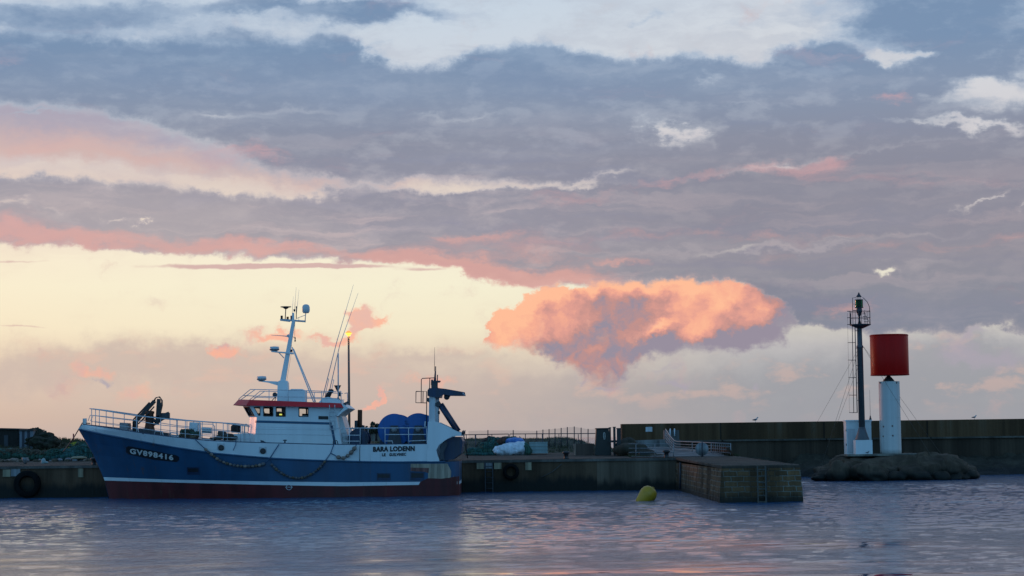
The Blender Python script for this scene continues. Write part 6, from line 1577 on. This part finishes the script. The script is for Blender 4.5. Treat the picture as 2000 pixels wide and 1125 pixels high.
# small low building and shrubs far behind the working deck
fb = thing('low_building', 'low pale building far behind the trawler working deck', 'building', gp(733, 170))
mb = MB(); mb.slab([(706, 866), (706, 843), (760, 842), (760, 866)], 170, 176); mb.build('wall', M['padc'], fb)
mb = MB(); mb.slab([(704, 844), (709, 839), (758, 838), (762, 843)], 169.6, 176.4); mb.build('roof', mat('grey_tiles', (.16, .15, .14), .8, var=.3, scale=6), fb)
def shrub(px, py, Y, r, label, name='tree', leaves=900, seed=0):
    rnd = random.Random(seed); c_ = W(px, py, Y); g_ = Vector((c_.x, Y, ground_z(c_.x, min(Y, 150))))
    t_ = thing(name, label, 'tree', g_, 'small trees far behind the trawler')
    mb = MB(); mb.tube([g_, c_ + Vector((0, 0, r * .3))], [.12, .05], 8)
    for k in range(5): a_ = k * 1.3; mb.tube([g_.lerp(c_, .6), c_ + Vector((math.cos(a_) * r * .7, math.sin(a_) * r * .7, rnd.uniform(-.2, .6) * r))], [.05, .015], 6)
    mb.build('trunk', M['netdark'], t_)
    mb = MB()
    cl = [(Vector((rnd.gauss(0, .5), rnd.gauss(0, .5), rnd.gauss(0, .35))) * r, rnd.uniform(.25, .5) * r) for _ in range(14)]
    for k in range(leaves):
        cc_, rr2 = rnd.choice(cl); d = Vector((rnd.gauss(0, 1), rnd.gauss(0, 1), rnd.gauss(0, 1))).normalized() * rr2 * rnd.random() ** .4
        p = c_ + cc_ + d; u = Vector((rnd.gauss(0, 1), rnd.gauss(0, 1), rnd.gauss(0, 1))).normalized(); v = u.cross(Vector((rnd.gauss(0, 1), rnd.gauss(0, 1), rnd.gauss(0, 1)))).normalized(); s = rnd.uniform(.06, .13)
        mb.add([p - u * s, p + v * s * .5, p + u * s, p - v * s * .5], [[0, 1, 2, 3]], rnd.randrange(2))
    mb.build('crown', [mat('leaf', (.03, .042, .018), .8, var=.3), mat('leaf_dark', (.018, .028, .012), .8, var=.3)], t_)
shrub(722, 841, 165, .42, 'left one of two small dark trees seen between winch and drum', seed=1)
shrub(735, 839, 166, .5, 'taller small tree touching the forward net drum in view', seed=2)
shrub(712, 842, 164, .3, 'smallest shrub right beside the rusty ram post', seed=3)

# ------------------------------------------------------------------ grass on the bank
def grass():
    rng = np.random.default_rng(11); rnd = random.Random(2)
    vs, fs = [], []
    def tuft(x, y, h, n):
        z = ground_z(x, y) - .03
        for _ in range(n):
            a_ = rnd.uniform(0, 6.28); l = h * rnd.uniform(.5, 1.15); lean = rnd.uniform(.05, .55) * l; bx_, by_ = x + rnd.gauss(0, .12), y + rnd.gauss(0, .12); wd = rnd.uniform(.008, .018)
            dx_, dy_ = math.cos(a_) * lean, math.sin(a_) * lean; o_ = len(vs)
            vs.extend([(bx_ - wd, by_, z), (bx_ + wd, by_, z), (bx_ + dx_ * .45 + wd * .7, by_ + dy_ * .45, z + l * .65), (bx_ + dx_ * .45 - wd * .7, by_ + dy_ * .45, z + l * .65), (bx_ + dx_, by_ + dy_, z + l)])
            fs.extend([(o_, o_ + 1, o_ + 2, o_ + 3), (o_ + 3, o_ + 2, o_ + 4)])
    for _ in range(2600):
        y = 127 + 24 * rnd.random(); x = rnd.uniform(-.27, .065) * y
        if -.21 < x / y < -.045: 
            if rnd.random() < .7: continue
        cl = mnoise.noise(Vector((x * .45, y * .3, 8)))
        tuft(x, y, .16 + .2 * max(0, cl) + (.1 if x < -25 else 0), 10)
    for _ in range(500):      # weeds at the foot of the breakwater and on the ramp edge
        y = rnd.uniform(114, 119); x = rnd.uniform(12.0, 12.35) if rnd.random() < .3 else rnd.uniform(6.5, 7.6)
        tuft(x, y, .14, 5)
    me = bpy.data.meshes.new('grass'); me.from_pydata(vs, [], fs); me.materials.append(mat('dry_grass', (.062, .056, .024), .9, var=.5, scale=.8)); o_ = bpy.data.objects.new('grass', me); COL.objects.link(o_); o_['kind'] = 'stuff'
grass()
